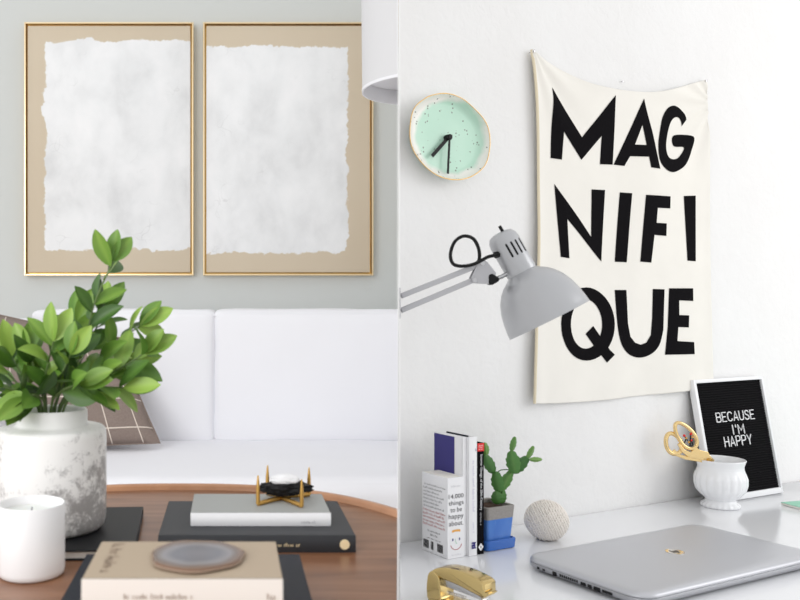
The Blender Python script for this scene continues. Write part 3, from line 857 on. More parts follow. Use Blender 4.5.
for A, B in zip(RR, RR[1:]):
    for i in range(n): bm.faces.new((A[i], A[(i+1) % n], B[(i+1) % n], B[i]))
bm.faces.new(RR[0]); bm.faces.new(RR[-1])
cxr = max(p.x for p in olp)-min(p.x for p in olp); czr = max(p.z for p in olp)-min(p.z for p in olp)
mesh_obj('dish', bm, mint_mat(cen.x+cxr*.05, cen.z-.003, cxr*.44, czr*.445), clk, angle=50)
bm = bmesh.new(); tube(bm, [p+V((0, -.0268, 0)) for p in olp], .0007, 6, closed=True); mesh_obj('gilt_rim', bm, M_brass, clk)
def hand(tip, w0, w1, y, name, back=.12):
    q = hit(CM, tip[0], tip[1], 1, y); c = V((0, 0, 0)); d = V((q.x, 0, q.z)); s = V((-d.z, 0, d.x)).normalized(); b0 = -d*back
    bm = bmesh.new(); P = [(b0+s*w0), (d+s*w1), (d-s*w1), (b0-s*w0)]
    prism(bm, [(a.x, a.z) for a in P], y, y-.001, 'y'); mesh_obj(name, bm, M_plast, clk, smooth=False)
hand((431.9, 156.1), .0030, .0034, -.020, 'hour_hand', .02)
hand((447.7, 173.7), .0020, .0022, -.0225, 'minute_hand', .02)
bm = bmesh.new(); lathe(bm, [(0, .012), (.0052, .012), (.0052, .0245), (.0038, .0262), (0, .0262)], 24, Matrix.Rotation(pi/2, 4, 'X')); mesh_obj('hub', bm, M_plast, clk)

# ---- desk lamp (plane at LY)
LY = 1.30; lk = LY/F
LX = W(440, 0, LY).x
lamp = thing('desk_lamp', 'silver grey swing-arm desk lamp with a domed shade in front of banner', 'lamp', (LX, LY, CH))
def LW(px, py, dy=0): q = W(px, py, LY); return V((q.x-LX, dy, q.z-CH))
ctr = LW(522.5, 273.7); ax2 = V((.448, 0, -.885)).normalized()
ax2 = (ax2+V((0, -.16, 0))).normalized()
zx = ax2; xx = V((0, 1, 0)).cross(zx).normalized(); yx = zx.cross(xx)
LM = Matrix.Translation(ctr) @ Matrix((xx, yx, zx)).transposed().to_4x4()
sp_ = [(15.5, -1), (17, 0), (20, 2.2), (25, 5.5), (30.2, 10.5), (35.5, 18), (39.3, 26.5), (42, 37), (43.6, 47), (44, 52)]
sp_ = [(a*.955, b) for a, b in sp_]
pts = [(a*lk, b*lk) for a, b in sp_]
rim_in = [((a-1)*lk, b*lk) for a, b in sp_[::-1]]
bm = bmesh.new(); lathe(bm, pts+[(42.3*lk, 52.6*lk), (41.4*lk, 52.6*lk)]+rim_in+[(0, -.5*lk)], 96, LM)
mesh_obj('lamp_shade', bm, M_mast, lamp, angle=60)
bm = bmesh.new(); lathe(bm, [(0, -47), (8, -46.6), (12.5, -45), (15.2, -41), (16.2, -36), (16.0, -3), (15.5, -.6)] and [(r*lk*.94, z*lk) for r, z in [(0, -47), (8, -46.6), (12.5, -45), (15.2, -41), (16.2, -36), (16.0, -3), (15.5, -.4), (0, -.4)]], 64, LM)
mesh_obj('socket_housing', bm, M_mast, lamp, angle=50)
for k_, an in enumerate((-.30, .05, .40, .80)):   # vent slots facing the camera
    bm = bmesh.new(); a0 = -pi/2+an; r = 15.25*lk
    # in the lamp frame find which local angle faces the camera (-Y)
    cam_l = LM.to_3x3().inverted() @ V((0, -1, 0)); base_a = math.atan2(cam_l.y, cam_l.x)
    rt = LM.to_3x3().inverted() @ V((1, 0, .5)); sgn = 1 if math.atan2(rt.y, rt.x) > base_a else 1
    aa = base_a-an if (V((math.cos(base_a-.3), math.sin(base_a-.3), 0))-V((math.cos(base_a), math.sin(base_a), 0))).dot(rt) > 0 else base_a+an
    rows = []
    for z in (-33, -32, -19, -18):
        w = 1.1*lk if z in (-32, -19) else .6*lk
        rows.append([bm.verts.new(LM @ V((rr*math.cos(aa+da/r), rr*math.sin(aa+da/r), z*lk))) for rr, da in ((r-.0003, -w), (r+.0003, -w*.8), (r+.0003, w*.8), (r-.0003, w))])
    for A, B in zip(rows, rows[1:]):
        for i in range(3): bm.faces.new((A[i], A[i+1], B[i+1], B[i]))
    mesh_obj('vent_slot', bm, M_plast, lamp, smooth=False)
bm = bmesh.new(); tube(bm, [LW(505.5, 237), LW(503.5, 232.5)], 2.6*lk, 8); mesh_obj('switch_collar', bm, M_brass, lamp)
bm = bmesh.new(); tube(bm, [LW(503.5, 233), LW(499.5, 226)], 1.7*lk, 10); mesh_obj('switch', bm, M_plast, lamp)
bm = bmesh.new(); tube(bm, [LW(499, 254, -.002), LW(494, 255.5, -.002)], 3.3*lk, 12); mesh_obj('cable_gland', bm, M_plast, lamp)
cab = [(497, 255), (487, 257), (480, 260.5), (470, 265), (459, 266.4), (452, 263.5), (449.8, 254), (454, 242), (463, 236.3), (472.5, 239), (478, 248), (479.3, 257), (478, 262), (474, 266)]
dy = [-.002, -.004, -.006, -.008, -.006, 0, 0, 0, 0, 0, .002, .003, .004, .006]
bm = bmesh.new(); tube(bm, smoothpath([LW(a, b, d-.004) for (a, b), d in zip(cab, dy)], 6), 1.75*lk, 8); mesh_obj('cable', bm, M_plast, lamp)
def bar(p0, p1, name='arm_bar', ww=2.6, mt=M_arm, dy=0):
    bm = bmesh.new(); a = LW(*p0, dy); b = LW(*p1, dy); d = (b-a).normalized(); s = V((0, 1, 0)).cross(d)
    w = ww*lk; q = [a+s*w, b+s*w, b-s*w, a-s*w]
    prism(bm, [(v.x, v.z) for v in q], dy-w, dy+w, 'y', bev=w*.3); return mesh_obj(name, bm, mt, lamp)
bar((401, 296), (480, 264.6)); bar((401, 310.5), (474, 279.8))
bm = bmesh.new(); prism(bm, [(LW(*p).x, LW(*p).z) for p in ((481, 258.5), (486, 262), (495, 273), (494, 279), (487, 284), (471, 283), (470, 278), (478, 261))], -3.4*lk-.0006, -2.9*lk, 'y')
prism(bm, [(LW(*p).x, LW(*p).z) for p in ((481, 258.5), (486, 262), (495, 273), (494, 279), (487, 284), (471, 283), (470, 278), (478, 261))], 2.9*lk, 3.5*lk, 'y')
mesh_obj('bracket', bm, M_arm, lamp, smooth=False)
for (x, y) in ((481.5, 263.5), (473.5, 280)):
    bm = bmesh.new(); c = LW(x, y); tube(bm, [c+V((0, -4.6*lk, 0)), c+V((0, 4.4*lk, 0))], 2.6*lk, 6); mesh_obj('pivot_bolt', bm, M_steel, lamp, angle=20)
bm = bmesh.new(); c = LW(492, 279.5)
lathe(bm, [(0, -5.2*lk), (4.5*lk, -5.2*lk), (5.2*lk, -4*lk), (5.2*lk, 4*lk), (4*lk, 5.5*lk), (0, 5.5*lk)], 40, Matrix.Translation(c) @ Matrix.Rotation(pi/2, 4, 'X'), rf=lambda a, z, r: r*(1+.16*math.cos(3*a)))
mesh_obj('knob', bm, M_plast, lamp)
bm = bmesh.new(); tube(bm, [LW(494, 279.5), LW(502, 276.5), LW(511, 271.5)], 2.1*lk, 10); mesh_obj('joint_rod', bm, M_steel, lamp)
bm = bmesh.new(); dq = LY/math.cos(DPH); o0 = V((LX, LY, CH))
prism(bm, [tuple((DPt(dq+u, o_)-o0).xy) for u, o_ in ((-.03, .0002), (.03, .0002), (.03, .0022), (-.03, .0022))], LW(400, 318).z, LW(400, 288).z, 'z'); mesh_obj('mounting_plate', bm, M_arm, lamp)

# ---- standing books
BA = math.radians(26.5)
sdir = V((math.cos(BA), math.sin(BA), 0)); cdir = V((-math.sin(BA), math.cos(BA), 0))
def standM(P):   # P = right bottom corner of the spine
    R = Matrix((V((0, 0, 1)), cdir, V((0, 0, 1)).cross(cdir))).transposed().to_4x4()
    return Matrix.Translation(P) @ R
pA = G(448.5, 560, DH)                  # near corner of chunky book
Tc = .0345
P1 = pA+sdir*Tc; P1.z = DZ+.0004
Hc = 81*pA.y/F
ck = book('book', 'chunky white paperback titled 14,000 things to be happy about, leftmost and shortest', standM(P1), Hc, .066, Tc, M_white, spine=M_white, bt=.0012, soft=True, rnd=0)
def sp_print(bm):
    Xd = (0, 0, -1); Yd = (1, 0, 0)       # text right = world right ; up = world up
    y0 = .0017
    def line(s, zc, xb, w, h, mi=0): add_text(bm, s, (xb, y0, zc+w/2), Xd, Yd, w, h, .0003, mi)
    m = Tc/2
    words(bm, (Hc*.885, y0, m+.010), Xd, Yd, .020, .003, mi=1)
    line('14,000', m, Hc*.735, .031, Hc*.062); line('things', m, Hc*.645, .031, Hc*.070)
    line('to be', m, Hc*.575, .024, Hc*.058); line('happy', m, Hc*.475, .031, Hc*.078); line('about.', m, Hc*.405, .030, Hc*.058)
def sp_face(bm):
    y0 = .0017; m = Tc/2
    def arc(cx, cz, r, a0, a1, w, mi, ry=1):
        n = 12
        for i in range(n):
            A = a0+(a1-a0)*i/n; B = a0+(a1-a0)*(i+1)/n
            f = [(cx+r*ry*math.sin(A), cz-r*math.cos(A)), (cx+r*ry*math.sin(B), cz-r*math.cos(B)), (cx+(r+w)*ry*math.sin(B), cz-(r+w)*math.cos(B)), (cx+(r+w)*ry*math.sin(A), cz-(r+w)*math.cos(A))]
            bm.faces.new([bm.verts.new((a, y0-.0003, b)) for a, b in f]).material_index = mi
    cx = Hc*.21
    arc(cx-.004, m, .0108, 1.05*pi, 1.95*pi, .0011, 2, .85)
    for q in range(9):
        a = -.75+q*.19; add_rect(bm, (cx+.0125+.003*math.cos(a), y0, m-.011*math.sin(a)+.001), (.2, 0, -1), (1, 0, 0), .0020, .0034, .0003, 3)
    for s_ in (-1, 1):
        zz = m+s_*.0070
        vs = [bm.verts.new((cx+.003+.0024*math.cos(a), y0-.0003, zz+.0014*math.sin(a))) for a in [2*pi*i/12 for i in range(12)]]; bm.faces.new(vs).material_index = 4
    add_rect(bm, (cx-.004, y0, m+.0005), (0, 0, -1), (1, 0, .2), .0008, .008, .0003, 5); add_rect(bm, (cx-.004, y0, m+.0005), (0, 0, -1), (1, 0, 0), .0025, .0008, .0003, 5)
    words(bm, (Hc*.035, y0, m+.009), (0, 0, -1), (1, 0, 0), .019, .0028, mi=1)
cm = [M_text, M_ltext, M_dred, M_orange, M_purple, M_greenp]
print_obj('spine_lettering', ck, sp_print, cm); print_obj('smiling_face', ck, sp_face, cm)
def bk_print(bm):
    z0 = Tc; Xd = (0, -1, 0); Yd = (1, 0, 0)
    for i in range(7): words(bm, (Hc*(.85-.046*i), .062-(0.003 if i == 0 else 0), z0), Xd, Yd, .052-.006*(i % 3), .0032, mi=0, ch=.0016)
    for i in range(5): words(bm, (Hc*(.52-.045*i), .063, z0), Xd, Yd, .056-.003*(i % 2), .0040, mi=1, ch=.0019)
    for i, w in enumerate((.032, .018, .033)): words(bm, (Hc*(.265-.045*i), .035+w/2, z0), Xd, Yd, w, .0034 if i < 2 else .0022, mi=0, ch=.0018)
def bk_bars(bm):
    for (ys, n) in ((.062, 10), (.043, 5), (.027, 9)):
        y = ys
        for _ in range(n):
            w = random.choice((.0006, .0009, .0012)); add_rect(bm, (.006, y, Tc), (0, -1, 0), (1, 0, 0), w, .0135, .0003, 0); y -= w+.0005
print_obj('back_cover_lettering', ck, bk_print, [M_text, M_dred, M_ink])
print_obj('barcode', ck, bk_bars, [M_ink])

Pw = P1+sdir*.0008
zt = lambda py, P: CH-(py-300)/F*P.y
# A : white book with navy panel, narrow spine strip
TA = .0075; PA_ = Pw+sdir*TA+cdir*.004; HA = zt(437.5, PA_)-DZ
ba = book('book', 'white hardcover with a plain navy violet front panel, behind the chunky paperback', standM(V((PA_.x, PA_.y, DZ+.0004))), HA, .074, TA, M_white, spine=M_white, rnd=.0008)
print_obj('navy_panel', ba, lambda q: add_rect(q, (.004, .022, TA), (1, 0, 0), (0, 1, 0), HA-.006, .051, .0003), M_purple)
# B : white spine, navy cover edge, a little taller
TB = .0165; PB = PA_-cdir*.006+sdir*(TB+.0005); HB_ = zt(437, PB)-DZ
bb = book('book', 'tall white book with faint lilac spine lettering beside the black book', standM(V((PB.x, PB.y, DZ+.0004))), HB_, .060, TB, M_white, spine=M_white, rnd=.0012)
bm = bmesh.new(); bx(bm, (HB_-.006, .006, TB-.0024), (HB_+.0022, .058, TB-.0002)); mesh_obj('navy_board_edge', bm, M_navy, bb, smooth=False)
def b_print(bm):
    m = TB/2; words(bm, (HB_*.90, .0008, m-.003), (-1, 0, 0), (0, 0, -1), .004, .004, mi=1)
    words(bm, (HB_*.80, .0008, m+.0022), (-1, 0, 0), (0, 0, -1), HB_*.45, .0042, mi=0, ch=.0030)
    words(bm, (HB_*.28, .0008, m+.0018), (-1, 0, 0), (0, 0, -1), HB_*.09, .0036, mi=0, ch=.0026)
def b_logo(bm):
    m = TB/2
    for a, b, w, h in ((.070, .0045, .009, .0028), (.088, .0045, .004, .0034), (.112, .0045, .009, .0026), (.086, .0005, .004, .006)):
        add_rect(bm, (HB_*a-.002, .0006, m+b), (0, 0, -1), (1, 0, 0), w, h, .0004, 1)
print_obj('spine_lettering', bb, b_print, [M_lilac, M_purple]); print_obj('purple_logo', bb, b_logo, [M_lilac, M_purple])
# C : black spine with red head
TC = .0152; PC = PB+sdir*(TC+.0006)+cdir*.001; HC = zt(443, PC)-DZ
bc = book('book', 'black spined book titled Interior Design of the 20th Century, beside the cactus', standM(V((PC.x, PC.y, DZ+.0004))), HC, .075, TC, M_ink, spine=M_ink, rnd=.0006)
def c_red(bm):
    m = TC/2; add_rect(bm, (HC-.0135, .0011, TC-.0004), (0, 0, -1), (1, 0, 0), TC-.0008, .0133, .0004, 1)
def c_small(bm):
    m = TC/2
    for i in range(3): words(bm, (HC-.0045-.0032*i, .0008, m+.0042), (0, 0, -1), (1, 0, 0), .0095, .0022, mi=0, ch=.0016)
def c_print(bm):
    m = TC/2
    add_text(bm, 'Interior Design of the 20th Century', (HC*.895, .0008, m+.0026), (-1, 0, 0), (0, 0, -1), HC*.50, .0062, .0004, 0)
    words(bm, (HC*.375, .0008, m+.0016), (-1, 0, 0), (0, 0, -1), HC*.12, .0034, mi=2, ch=.0024)
def c_logo(bm):
    m = TC/2; cx, cz = HC*.065, m
    q = [(cx+.0066*math.cos(a), cz+.0056*math.sin(a)) for a in [2*pi*i/4 for i in range(4)]]
    bm.faces.new([bm.verts.new((a, .0006, b)) for a, b in q]).material_index = 0
    q = [(cx+.0024*math.cos(a), cz+.0010*math.sin(a)) for a in [2*pi*i/8+.4 for i in range(8)]]
    bm.faces.new([bm.verts.new((a, .0004, b)) for a, b in q]).material_index = 3
cm = [M_white, M_red, M_ltext, M_ink]
print_obj('red_label', bc, c_red, cm); print_obj('label_lettering', bc, c_small, cm); print_obj('spine_lettering', bc, c_print, cm); print_obj('diamond_logo', bc, c_logo, cm)

# ---- potted cactus
Ps = G(517, 547.5, DH)             # right near corner of the saucer
ps = min(.066, (V((Ps.x-PC.x, Ps.y-PC.y, 0))).dot(sdir)-.002)
cc = V((Ps.x, Ps.y, DZ+.0003))-sdir*ps/2+cdir*ps/2
pot = thing('potted_cactus', 'small green segmented cactus in a blue and grey square pot', 'plant', cc, (0, 0, BA))
k2 = Ps.y/F
def sqring(bm, prof, r=.006, mi=0, cap=True):
    L = []
    for (h, z) in prof: L.append([bm.verts.new((a, b, z)) for a, b in rrect(-h, h, -h, h, min(r, h*.5), 4)])
    n = len(L[0])
    for A, B in zip(L, L[1:]):
        for i in range(n): bm.faces.new((A[i], A[(i+1) % n], B[(i+1) % n], B[i])).material_index = mi
    if cap: bm.faces.new(L[0]); bm.faces.new(L[-1])
    return bm
hs = ps/2; sh = 10*k2
mesh_obj('saucer', sqring(bmesh.new(), [(hs*.90, 0), (hs*.97, .001), (hs, sh*.8), (hs, sh*.95), (hs*.97, sh), (hs*.93, sh), (hs*.91, sh*.45), (hs*.5, sh*.42)]), M_bluep, pot, angle=35)
pz0 = sh*.45; pz1 = 42.5*k2; pzm = pz1-12*k2; hp1 = hs*.95; hp0 = hs*.80; hm = hp0+(hp1-hp0)*(pzm-pz0)/(pz1-pz0)
mesh_obj('pot', sqring(bmesh.new(), [(hp0*.96, pz0), (hp0, pz0+.001), (hm, pzm)], .005), M_blue, pot, angle=35)
mesh_obj('concrete_band', sqring(bmesh.new(), [(hm+.0001, pzm-.0002), (hp1, pz1-.001), (hp1-.001, pz1), (hp1-.004, pz1), (hp1-.005, pz1-.001), (hp1-.0055, pz1-.008), (hp1*.5, pz1-.008)], .005), M_conc, pot, angle=35)
bm = bmesh.new(); r_ = bmesh.ops.create_grid(bm, x_segments=24, y_segments=24, size=hp1-.0058)
for v in bm.verts: v.co.z = pz1-.0065+.0022*noise.noise(v.co*120)
mesh_obj('soil', bm, M_soil, pot)
pads = [((498, 504), (496, 491), 12, 0, .3), ((502, 504), (503.5, 490), 9, .004, .4), ((499.5, 492), (495.5, 471.5), 12.5, 0, .35), ((501, 491), (512.5, 471), 10.5, .003, .55),
        ((494.5, 473.5), (485, 455), 11.5, .004, .3), ((487, 456), (485.5, 443), 7.5, .005, .8), ((514.5, 473), (510.5, 450.5), 14, -.003, .45), ((511, 451), (514.5, 436.5), 7.5, -.002, .6),
        ((513, 473), (529, 457.5), 12.5, .004, .15), ((528, 459), (534.5, 446.5), 6.5, .004, .75), ((529.5, 459.5), (542, 459.5), 5.2, .0, .9)]
bm = bmesh.new(); lay = bm.verts.layers.float.new('tint'); PM = Matrix.Translation(cc) @ Matrix.Rotation(BA, 4, 'Z'); PMi = PM.inverted(); cy_ = cc.y
for (a, b, wd, dy_, tint) in pads:
    A = W(*a, cy_)+V((0, dy_, 0)); B = W(*b, cy_)+V((0, dy_, 0)); d = B-A; L = d.length; d.normalize()
    side = d.cross(V((random.uniform(-.3, .3), -1, 0))).normalized(); nn = side.cross(d); n = 16; w = wd*k2*.5; prev = None
    for i in range(n+1):
        s = i/n; base_w = (.30+.70*math.sin(pi*s**.9)**.75) if s < .97 else .22
        ww = w*base_w*(1+.24*((s*4.2) % 1-.45)*(1 if .1 < s < .95 else 0)); th = .0011+.0016*base_w
        c = A+d*L*s; row = []
        for q in range(12):
            an = 2*pi*q/12; cx = math.cos(an); cy = math.sin(an)
            v = bm.verts.new(PMi @ (c+side*ww*cx+nn*(th*cy*(.45+.9*math.exp(-(cx*3)**2)))))
            v[lay] = max(0, min(1, tint+.25*math.exp(-(cx*4)**2)-.1+.2*abs(cx))); row.append(v)
        if prev:
            for q in range(12): bm.faces.new((prev[q], prev[(q+1) % 12], row[(q+1) % 12], row[q]))
        else: bm.faces.new(row)
        prev = row
    bm.faces.new(prev)
tube(bm, [PMi @ W(*p, cy_) for p in ((496, 473), (501, 470), (507, 469.5), (512, 471))], .0009, 6)
mesh_obj('cactus_segments', bm, M_cactus, pot, angle=60)

# ---- ball of twine
tp = G(546.5, 539, DH); tr = 20.6*tp.y/F
t = thing('twine_ball', 'ball of natural white cotton twine on the desk behind the laptop', 'twine', (tp.x, tp.y, DZ))
rz = tr*.95
bm = bmesh.new(); bmesh.ops.create_uvsphere(bm, u_segments=48, v_segments=32, radius=1)
def tshape(v, k=1.0):
    z = v.z; f = 1+.05*(1-abs(z))
    p = V((v.x*tr*f*.96*k, v.y*tr*f*.96*k, z*rz*k))
    lim = -rz*.93
    if p.z < lim: p.z = lim
    return p+V((0, 0, rz*.93+.0008))
for v in bm.verts: v.co = tshape(v.co, .972)
mesh_obj('core', bm, M_twine, t)
bm = bmesh.new(); rt_ = random.Random(5); groups = [V((.9, -.1, .75)), V((.6, -.2, .9)), V((-.8, -.3, .7)), V((1, -.2, .45))]
for gi, ax in enumerate(groups):
    ax = ax.normalized(); u = ax.orthogonal().normalized(); w = ax.cross(u)
    for i in range(17):
        off = -.9+1.8*i/16+rt_.uniform(-.012, .012); rad = math.sqrt(1-off*off); jit = V((rt_.uniform(-.04, .04), rt_.uniform(-.04, .04), rt_.uniform(-.04, .04)))
        lift = .975+.014*gi/1.0+.004*(i % 2); pts = []
        for a in range(56):
            an = 2*pi*a/56; p = (ax*off+(u*math.cos(an)+w*math.sin(an))*rad+jit*math.sin(an)*.5).normalized(); pts.append(tshape(p, lift))
        tube(bm, pts, .0012, 6, closed=True)
mesh_obj('winding', bm, M_twine, t, angle=180)

# ---- ribbed milk-glass vase
vq = G(720.5, 506.4, DH); vk = vq.y/F*.95; vkz = vk*1.05; vk *= .93
vs_ = thing('ribbed_vase', 'small white ribbed footed vase holding the gold scissors', 'vase', (vq.x, vq.y, DZ+.0003))
HV = (507-460)*vk
prf = [(0, 0), (19.5, 0), (20.2, 1), (19.8, 3), (16.5, 5.2), (15.2, 7), (16.5, 8.6), (21, 12), (25, 17), (26.8, 23), (26.9, 29), (25.4, 34.5), (23.6, 38), (23.4, 41), (24.6, 44.5), (25.6, 47), (25.2, 47.6), (24.3, 47),
       (22.4, 42), (22.2, 38), (25.2, 30), (24.8, 22), (18, 12.5), (0, 10.5)]
def rib(a, z, r):
    zz = z/vkz
    if r/vk > 15 and 9 < zz < 36: return r*(1+.020*math.sin(min(1, (zz-9)/10, (36-zz)/8)*pi/2)*abs(math.cos(a*10))*2-.018)
    if zz <= 5 and r/vk > 16: return r*(1+.02*math.cos(a*20))
    return r
pm = []
for (a, b), (c, d) in zip(prf, prf[1:]):
    for q in range(3): pm.append((a+(c-a)*q/3, b+(d-b)*q/3))
pm.append(prf[-1])
bm = bmesh.new(); lathe(bm, [(r*vk, z*vkz) for r, z in pm], 160, rf=rib); mesh_obj('vessel', bm, M_cer, vs_, angle=50)

# ---- gold scissors
SY = vq.y-.012; sk = SY/F
def SW(px, py, dy=0): q = W(px, py, SY); return V((q.x, SY+dy, q.z))
s0 = SW(690, 445)
scs = thing('scissors', 'gold handled scissors leaning in the ribbed white vase', 'scissors', s0)
def loop(cx, cy, a, b, ang, r, name, dy):
    bm = bmesh.new(); pts = []
    for i in range(48):
        t_ = 2*pi*i/48; u, w = a*math.cos(t_)*(1), b*math.sin(t_)*(1+.18*math.cos(t_))
        x = cx+u*math.cos(ang)-w*math.sin(ang); y = cy+u*math.sin(ang)+w*math.cos(ang)
        pts.append(SW(x, y, dy)-s0)
    tube(bm, pts, r*sk, 10, closed=True); return mesh_obj(name, bm, M_goldp, scs)
loop(685.5, 435.5, 15.2, 7.6, math.radians(53), 1.9, 'handle_loop', 0)
loop(674.5, 443.8, 10.8, 7.6, math.radians(66), 2.1, 'handle_loop', .004)
def plate(pp, d0, d1, name, m=M_goldp):
    bm = bmesh.new(); prism(bm, [(SW(*p).x-s0.x, SW(*p).z-s0.z) for p in pp], d0, d1, 'y', bev=.0008); mesh_obj(name, bm, m, scs)
plate([(675, 449.5), (681, 455), (692, 456.6), (707, 458.8), (713, 462), (711, 464.5), (700, 462), (686, 459.8), (676, 456), (672, 452)], .001, .0048, 'shank')
plate([(679, 443), (684, 449.5), (690, 452), (696, 447), (699, 449.8), (707, 451.5), (709, 455), (714, 460), (711, 463.5), (700, 459.5), (688, 457), (681, 451.5), (677, 444)], -.0035, .0005, 'shank')
plate([(709, 458.5), (730, 473), (727, 475.5), (707, 462)], -.0012, .0002, 'blade', M_steel)
plate([(709, 460), (726, 475), (723, 477), (706, 463)], .0010, .0024, 'blade', M_steel)
bm = bmesh.new(); c = SW(708.5, 460)-s0; tube(bm, [c+V((0, -.0055, 0)), c+V((0, .0055, 0))], 2.2*sk, 16); mesh_obj('pivot_screw', bm, M_brass, scs)
def beads(lst, m, name):
    bm = bmesh.new()
    for (x, y, r) in lst:
        c = SW(x, y, -.001)-s0; bmesh.ops.create_icosphere(bm, subdivisions=2, radius=r*sk, matrix=Matrix.Translation(c))
    mesh_obj(name, bm, m, scs)
beads([(684, 435.5, 1.3), (690.5, 434, 1.3), (691.3, 440.2, 1.1)], M_red, 'red_beads')
beads([(686, 438, 1), (692, 437, 1), (688.6, 442, 1)], M_orange, 'orange_beads')
bm = bmesh.new()
for a, b in (((684, 435.5), (691.5, 446)), ((690.5, 434), (690, 446)), ((686, 439), (684, 443.5)), ((691.3, 440.2), (693, 446))):
    tube(bm, [SW(*a)-s0, SW(*b)-s0], .55*sk, 6)
mesh_obj('bead_stems', bm, M_plast, scs)

# ---- letter board
bw_ = None
bl0 = G(714, 498, DH); br0 = G(782.5, 488, DH)
BWd = (V((br0.x-bl0.x, br0.y-bl0.y, 0))).length
base_mid = (bl0+br0)/2
dist = -(WM.inverted() @ V((base_mid.x, base_mid.y, DZ))).y
BT = .013; lean_off = .045; want = lean_off+BT+.004
loc_l = WM.inverted() @ V((bl0.x, bl0.y, DZ))
tilt = math.asin(lean_off/.25)
board_o = WM @ V((hit(WM, 714, 499, 1, -want).x, -want, 0)); board_o.z = DZ+.001
BDM = Matrix.Translation(board_o) @ Matrix.Rotation(TH, 4, 'Z') @ Matrix.Rotation(-tilt, 4, 'X')
qt = hit(BDM, 694, 379, 1, 0); BHt = hit(BDM, 728, 377.8, 1, 0).z
qr = hit(BDM, 782.5, 487, 1, 0); BWd = qr.x-.0
lb = thing('letter_board', 'black felt letter board in white frame reading BECAUSE I\'M HAPPY', 'sign', M=BDM)
fl_, fr_, ftp, fbt = .0085, .005, .0075, .012
for lo, hi in (((0, 0, 0), (fl_, BT, BHt)), ((BWd-fr_, 0, 0), (BWd, BT, BHt)), ((fl_, 0, BHt-ftp), (BWd-fr_, BT, BHt)), ((fl_, 0, 0), (BWd-fr_, BT, fbt))):
    mesh_obj('frame_rail', box(lo, hi, .0008, 2), M_whitem, lb)
bm = bmesh.new(); ng = 46; z0, z1 = fbt, BHt-ftp; prof = []
for i in range(ng):
    a = z0+(z1-z0)*i/ng; s = (z1-z0)/ng
    prof += [(.0075, a), (.0052, a+s*.12), (.0045, a+s*.5), (.0052, a+s*.88)]
prof += [(.0075, z1), (.012, z1), (.012, z0)]
A = [bm.verts.new((fl_, y, z)) for y, z in prof]; B = [bm.verts.new((BWd-fr_, y, z)) for y, z in prof]
for i in range(len(prof)): j = (i+1) % len(prof); bm.faces.new((A[i], A[j], B[j], B[i]))
mesh_obj('felt_panel', bm, M_felt, lb, angle=60)
STK = {
 'B': [[(0, 0), (0, 1), (.5, 1), (.62, .88), (.62, .65), (.5, .53), (0, .53)], [(.5, .53), (.66, .4), (.66, .14), (.52, 0), (0, 0)]],
 'E': [[(.6, 1), (0, 1), (0, 0), (.6, 0)], [(0, .52), (.5, .52)]],
 'C': [[(.66, .8), (.56, .95), (.34, 1), (.12, .93), (0, .7), (0, .3), (.12, .07), (.34, 0), (.56, .05), (.66, .2)]],
 'A': [[(0, 0), (.34, 1), (.68, 0)], [(.12, .3), (.56, .3)]],
 'U': [[(0, 1), (0, .28), (.1, .06), (.33, 0), (.56, .06), (.66, .28), (.66, 1)]],
 'S': [[(.6, .82), (.5, .97), (.3, 1), (.1, .94), (.04, .75), (.14, .58), (.48, .46), (.62, .28), (.54, .07), (.32, 0), (.1, .04), (0, .2)]],
 'I': [[(.1, 0), (.1, 1)]], "'": [[(.05, 1), (.05, .75)]],
 'M': [[(0, 0), (0, 1), (.38, .35), (.76, 1), (.76, 0)]],
 'H': [[(0, 0), (0, 1)], [(.64, 0), (.64, 1)], [(0, .52), (.64, .52)]],
 'P': [[(0, 0), (0, 1), (.45, 1), (.62, .88), (.62, .6), (.45, .47), (0, .47)]],
 'Y': [[(0, 1), (.33, .45), (.66, 1)], [(.33, .45), (.33, 0)]]}
WD = {'I': .2, "'": .1, 'M': .76, 'A': .68, 'C': .66, 'U': .66, 'B': .66, 'E': .6, 'S': .62, 'H': .64, 'P': .62, 'Y': .66}
def board_line(s, pL, pR, hpx):
    a = hit(BDM, *pL, 1, 0); b = hit(BDM, *pR, 1, 0); h = hpx*((a+b)/2*0+V((0, 0, 1))).z*(board_o.y+.08)/F*.95
    tot = sum(WD[c] for c in s)+.26*(len(s)-1); sxx = (b.x-a.x)/tot; x = a.x; zb = (a.z+b.z)/2
    for c in s:
        bm = bmesh.new()
        for st in STK[c]:
            pts = [V((x+p_*sxx, .0036, zb+q_*h)) for p_, q_ in st]
            if len(pts) > 6 or c in 'BP': pass
            tube(bm, pts, .00125, 8)
            for p_ in pts: bmesh.ops.create_icosphere(bm, subdivisions=1, radius=.00125, matrix=Matrix.Translation(p_))
        x += (WD[c]+.26)*sxx
        mesh_obj('letter' if c != "'" else 'apostrophe', bm, M_white, lb)
board_line('BECAUSE', (718.6, 422), (756.2, 418.6), 9.3)
board_line("I'M", (734.6, 434.3), (746.2, 433), 9.4)
board_line('HAPPY', (727, 446.8), (753.8, 443.8), 9.8)

# ---- mint pad
mp = G(780.7, 502.7, DH-.004)
t = thing('notepad', 'mint green notepad at the right edge of the desk', 'notepad', (mp.x, mp.y, DZ+.0003), (0, 0, math.radians(14)))
mesh_obj('cover', box((0, -.15, .0042), (.2, 0, .005), .0002, 1), M_mint, t); mesh_obj('pages', box((.0008, -.149, 0), (.199, -.001, .0042)), M_pages, t, smooth=False)

